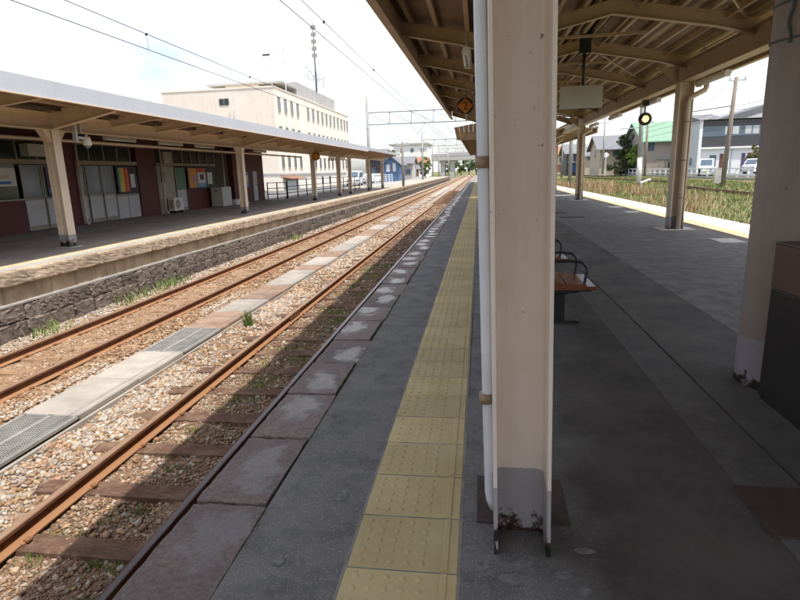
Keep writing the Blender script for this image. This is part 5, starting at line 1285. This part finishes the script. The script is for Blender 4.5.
# ================================================================== RIGHT TOWN
def right_town():
    rail_fence([(25.2, 36, -.3), (25.2, 70, -.3), (25.2, 130, -.3), (25.2, 190, -.3)], 1.15, 'long white guard fence along the road on the right', 'fence_white', 2, 2.4, .34, 'fence', .15)
    # old track edging in the grass
    root = thing('old_edging', (14, 45, -.5), 'line of dark old timbers lying in the grass right of the platform', 'timbers')
    a, b = atZ(752, 196, -.52), atZ(682, 188, -.5); r = random.Random(4); n = 9
    for k in range(n):
        p = a.lerp(b, k/n); q = a.lerp(b, (k+.85)/n); MB().bar((p.x, p.y, p.z+.1), (q.x, q.y, q.z+.1+r.uniform(-.04, .04)), .25, .24).build('timber', 'timber', root)
    a, b = atZ(668, 183, -.5), atZ(585, 178.5, -.5)
    for k in range(n):
        p = a.lerp(b, k/n); q = a.lerp(b, (k+.9)/n); MB().bar((p.x, p.y, p.z+.1), (q.x, q.y, q.z+.1), .3, .3).build('timber', 'timber', root)
    # charcoal-and-white house
    Y = 80; x0 = atY(698, 150, Y).x; x1 = x0+15
    root = thing('modern_house', (x0+7, Y+5, 0), 'two-storey house with charcoal upper floor and white ground floor', 'house')
    MB().box(x0, Y, -.3, x1, Y+9, 3.35).build('ground_floor_wall', 'wall_white', root); MB().box(x0, Y-.25, 3.36, x1, Y+9, 6.75).build('upper_floor_wall', 'charcoal', root)
    MB().box(x0-.12, Y-.3, -.3, x0-.001, Y+9.1, 6.9).build('side_wall', 'wall_grey', root); MB().box(x0-.13, Y-.36, .0, x0+.25, Y-.26, 6.9).build('corner_post', 'wall_white', root)
    MB().box(x0-.1, Y-.32, 3.18, x1, Y-.02, 3.42).build('floor_band', 'wall_white', root)
    MB().prism([(Y-.6, 6.85), (Y+9.6, 6.85), (Y+4.5, 7.9)], x0-.3, x0+3, 'x').build('roof', 'roof_slate', root)
    p = atY(716, 117, Y); q = atY(765, 100, Y); MB().prism([(p.x, 6.86), (p.x+9, 9.2), (p.x+18, 6.86)], Y-.5, Y+9.5).build('gable_roof', 'roof_slate', root)
    MB().prism([(p.x+3.4, 6.87), (p.x+9, 8.5), (p.x+14.6, 6.87)], Y-.58, Y-.501).build('gable_panel', 'wall_grey', root)
    MB().box(x0+.3, Y-.27, 4.75, x1-.2, Y-.251, 6.0).build('window_band', 'glass_sky', root)
    for u in (3.0, 3.9, 5.4, 6.3): MB().box(x0+u, Y-.29, 4.95, x0+u+.75, Y-.271, 5.95).build('bright_window', 'wall_grey', root)
    MB().box(x0+1.5, Y-.03, 1.0, x0+2.3, Y-.001, 2.4).build('window', 'glass_sky', root)
    for k, u in enumerate((2.75, 3.35, 5.4, 6.1, 7.0, 7.6, 9.4, 10.1)): MB().box(x0+u, Y-.04, .2, x0+u+.42, Y-.001, 2.55).build('curtained_door', 'p_purple' if k % 3 else 'brown_wood', root)
    for u in (4.15, 8.3): MB().tube([(x0+u, Y-.06, 0), (x0+u, Y-.06, 3.2)], .05, 6).build('downpipe', 'wall_grey', root)
    for yy in (Y+1.5, Y+5.5): MB().box(x0-.15, yy, 1.2, x0-.121, yy+.9, 2.1).build('side_window', 'glass_sky', root)
    # green roofed house
    a, b = pxbox(643, 688, 96)
    house('green_roof_house', a, b, 96, 108, 0, 5.2, 8.2, 'taupe', 'roof_green', 'taupe house with a pale green metal roof behind the first right post', 'x',
          [('f', a+1.0, 3.6, .9, 1.3, 'glass_sky'), ('f', a+5.2, 1.0, 1.6, 1.2, 'glass'), ('l', 101, 3.4, 1.4, 1.2, 'glass_sky')], .7)
    root = thing('garden_shed', (a+4, 93, 0), 'small taupe lean-to shed below the green roofed house', 'shed')
    MB().box(a+1.6, 91, -.1, a+5.2, 94, 2.1).build('wall', 'beige', root); MB().prism([(a+1.3, 2.1), (a+5.5, 2.1), (a+5.5, 2.35), (a+1.3, 2.25)], 90.7, 94.2).build('roof', 'roof_slate', root); MB().box(a+2.2, 90.97, .9, a+3.8, 90.99, 1.7).build('window', 'glass', root)
    # beige house
    a, b = pxbox(599, 641, 110)
    house('beige_house', a, b, 110, 119, 0, 4.6, 6.9, 'beige', 'roof_slate', 'beige two-storey house with grey tiled roof behind the guard fence', 'x',
          [('f', a+3.1, 3.2, 1.6, 1.1, 'glass_sky'), ('f', a+.8, 3.2, .7, .9, 'glass'), ('l', 114, 3.2, 1.4, 1.1, 'glass_sky')], .7)
    root = thing('board_fence', (a+4.5, 108, 0), 'brown board fence with open panels before the beige house', 'fence')
    for k in range(16): MB().box(a+2.2+k*.42, 107.97, -.1, a+2.2+k*.42+.38, 108.03, 2.1-.25*(k % 5 == 2)).build('board', 'brown_wood', root)
    # row of smaller houses to the left
    for i, (pl, pr, y, e, rd, wl, rf, ax, lb) in enumerate(((585, 602, 124, 3.6, 5.4, 'beige', 'roof_slate', 'x', 'low beige house with slate roof left of the beige two-storey house'),
            (566, 586, 132, 4.4, 6.4, 'charcoal', 'roof_slate', 'x', 'dark two-storey house with white balcony between the right posts'),
            (548, 567, 150, 4.6, 6.6, 'beige', 'awning', 'x', 'tan house seen just right of the front column'),
            (520, 548, 170, 4.6, 6.6, 'wall_white', 'roof_slate', 'x', 'white house mostly hidden behind the front column'))):
        a, b = pxbox(pl, pr, y); hroot = house('town_house', a, b, y, y+9, 0, e, rd, wl, rf, lb, ax, [('f', lerp(a, b, .3), 2.8, 1, 1, 'glass_sky'), ('f', lerp(a, b, .7), 2.8, 1, 1, 'glass_sky'), ('f', lerp(a, b, .5), .4, 1.4, 1.7, 'brown_wood' if i != 1 else 'p_blue')])
        if i == 1: MB().box(a+.4, y-1.0, 2.4, b-.6, y-.05, 2.55).build('balcony', 'wall_white', hroot)
    # trees
    p = atY(627, 170, 104); tree('tree', p.x, 104, 0, 6.6, 2.3, 'dark green round tree before the beige house', 1.1, [(.035, .06, .02), (.05, .085, .028), (.075, .11, .032)], .3, 'tree', None, .17)
    p = atY(640, 170, 100); tree('tree', p.x, 100, -.1, 4.8, 2.2, 'bright yellow-green tree beside the concrete pole', 1.0, [(.19, .30, .05), (.24, .34, .07), (.14, .23, .04)], .2, 'tree', None, .17)
    p = atY(622, 176, 102); tree('bush', p.x-.2, 102, -.1, 2.3, 2.4, 'low dark bush under the round tree', .7, [(.035, .055, .02), (.05, .07, .025)], .1, 'bush', None, .15)
    p = atY(757, 160, 75); tree('bush', p.x, 75.5, 0, 3.4, 1.1, 'olive shrub in front of the charcoal house', .7, [(.17, .15, .05), (.13, .13, .04)], .25, 'bush', None, .10)
    for i, (px, y, lb) in enumerate(((560, 190, 'far tree behind the tan house'), (595, 150, 'far tree behind the low beige house'), (660, 140, 'far tree behind the green roofed house'))):
        p = atY(px, 170, y); tree('tree', p.x, y, 0, 6.0, 3, lb, .6, None, .25, 'tree', 'far trees behind the houses', .3, 10+i)
    # poles
    root = thing('utility_pole', (21.3, 53.3, -.5), 'tall weathered brown utility pole in front of the charcoal house', 'pole', 'utility poles')
    b = atZ(722, 187, -.5); t = atY(736.5, 77, b.y)
    MB().tube([b-Vector((0, 0, .3)), Vector((lerp(b.x, t.x, .55), b.y, lerp(b.z, t.z, .5))), t], [.20, .17, .13], 12).build('shaft', 'wood_pole', root, smooth=True)
    MB().box(t.x-.55, b.y-.06, t.z-.28, t.x+.75, b.y+.06, t.z-.18).build('crossarm', 'galv', root)
    for k in (-.45, .1, .65): MB().tube([(t.x+k, b.y, t.z-.18), (t.x+k, b.y, t.z+.02)], .05, 6).build('insulator', 'conc', root)
    MB().bar((t.x+.6, b.y, t.z-.25), (t.x+.05, b.y, t.z-1.0), .04, .04).build('stay', 'galv', root)
    a = atY(691, 112, b.y+3); MB().bar((t.x-.1, b.y, a.z+.1), (a.x, b.y+3, a.z), .07, .07).build('side_arm', 'wood_pole', root)
    MB().box(b.x-.75, b.y-.3, b.z+.35, b.x-.25, b.y-.1, b.z+1.4).build('meter_box', 'conc', root)
    b = atZ(638.5, 187, -.5); t = atY(642.5, 96, b.y)
    root = thing('utility_pole', b, 'pale concrete pole with white base band beyond the right platform', 'pole', 'utility poles')
    MB().tube([b-Vector((0, 0, .3)), b.lerp(t, 1.5)], [.20, .15], 12).build('shaft', 'conc_pole', root, smooth=True)
    MB().tube([b.lerp(t, .05), b.lerp(t, .33)], [.208, .203], 14).build('white_band', 'wall_white', root, smooth=True)
    a = atY(620, 129, b.y); c = atY(641, 127.5, b.y); MB().bar(a, c, .08, .08).build('side_arm', 'galv', root)
    a = atY(627, 107, b.y); c = atY(641, 106, b.y); MB().bar(a, c, .06, .06).build('side_arm', 'galv', root)
    POLE(644.5, 120, 174, 78, .16, 'wood_pole', 'brown pole standing just behind the pale concrete pole', 1)
    POLE(602.5, 117, 172, 95, .16, 'conc_pole', 'thin grey pole left of the beige house', 2)
    POLE(571.5, 134, 174, 120, .15, 'conc_pole', 'thin pole between the two right canopy posts', 1)
    POLE(561.5, 140, 176, 90, .13, 'wood_pole', 'thin pole just right of the front column', 0)
    # wires on the right
    def wire(name, pts, label, sag=.25, r=.02):
        V = []
        for a, b in zip(pts, pts[1:]):
            for k in range(9): t = k/8; q = Vector(a).lerp(Vector(b), t); V.append(q-Vector((0, 0, sag*4*t*(1-t))))
        return tag(MB().tube(V, r, 5).build(name, 'wire'), label, 'wire', 'power wires on the right')
    wire('power_wire', [atY(800, 86, 45), atY(737, 105, 53.3), atY(640, 133, 92), atY(603, 150, 110)], 'upper power wire running past the brown utility pole')
    wire('power_wire', [atY(800, 92, 45), atY(735, 110, 53.3), atY(640, 139, 92), atY(590, 158, 120)], 'lower power wire running past the brown utility pole')
    wire('power_wire', [atY(736, 80, 53.3), atY(690, 111, 70), atY(645, 128, 78)], 'slanting service wire from the top of the brown utility pole')
    # track-side marker
    p = atZ(641, 188, -.55); root = thing('trackside_marker', p, 'small white slanted trackside board on a stub post in the weeds', 'marker')
    MB().box(p.x-.06, p.y-.06, p.z-.2, p.x+.06, p.y+.06, p.z+.55).build('post', 'wall_white', root); MB().bar((p.x-.1, p.y, p.z+.45), (p.x+.75, p.y, p.z+.75), .3, .12).build('board', 'wall_white', root)
    p = atZ(568, 190, -.8); q = thing('warning_post', (p.x, p.y, -.85), 'slim orange warning post beside the second right canopy post', 'post')
    MB().tube([(p.x, p.y, -.9), (p.x, p.y, .1)], .05, 8).build('shaft', 'p_orange', q); MB().tube([(p.x, p.y, -.3), (p.x, p.y, -.1)], .053, 8).build('white_band', 'p_white', q)
    p = atZ(605.5, 174, -.2); q = thing('road_sign', (p.x, 100, -.1), 'white street sign on a slim pole before the beige house', 'sign')
    c = atY(606, 155, 100); MB().tube([(c.x, 100, -.2), (c.x, 100, c.z)], .06, 8).build('pole', 'wall_white', q); MB().prism([(c.x-.55, c.z), (c.x, c.z+.5), (c.x+.55, c.z), (c.x, c.z-.5)], 99.9, 99.93).build('plate', 'wall_white', q)
right_town()
def platform_signal():
    p = atY(478, 155, 40); root = thing('platform_signal', (p.x, 40, 0), 'small red box on a slim post at the far end of the near platform', 'signal')
    MB().tube([(p.x, 40, 0), (p.x, 40, p.z)], .04, 8).build('post', 'fence_dark', root); MB().box(p.x-.18, 39.9, p.z-.25, p.x+.18, 40.1, p.z+.3).build('box', 'p_red', root)
platform_signal()

def joint_moss():
    n = 1600; cy = rng.uniform(1.3, 9, 26); k = rng.integers(0, 26, n)
    x = -.925+rng.normal(0, .006, n); y = cy[k]+rng.normal(0, .09, n)
    blades('joint_moss', x, y, np.full(n, -.01), rng.uniform(.008, .022, n), .006, .9, [(.07, .11, .025), (.11, .15, .04), (.16, .17, .06)], 'green moss in the joint behind the platform edge stones', 'moss')
joint_moss()
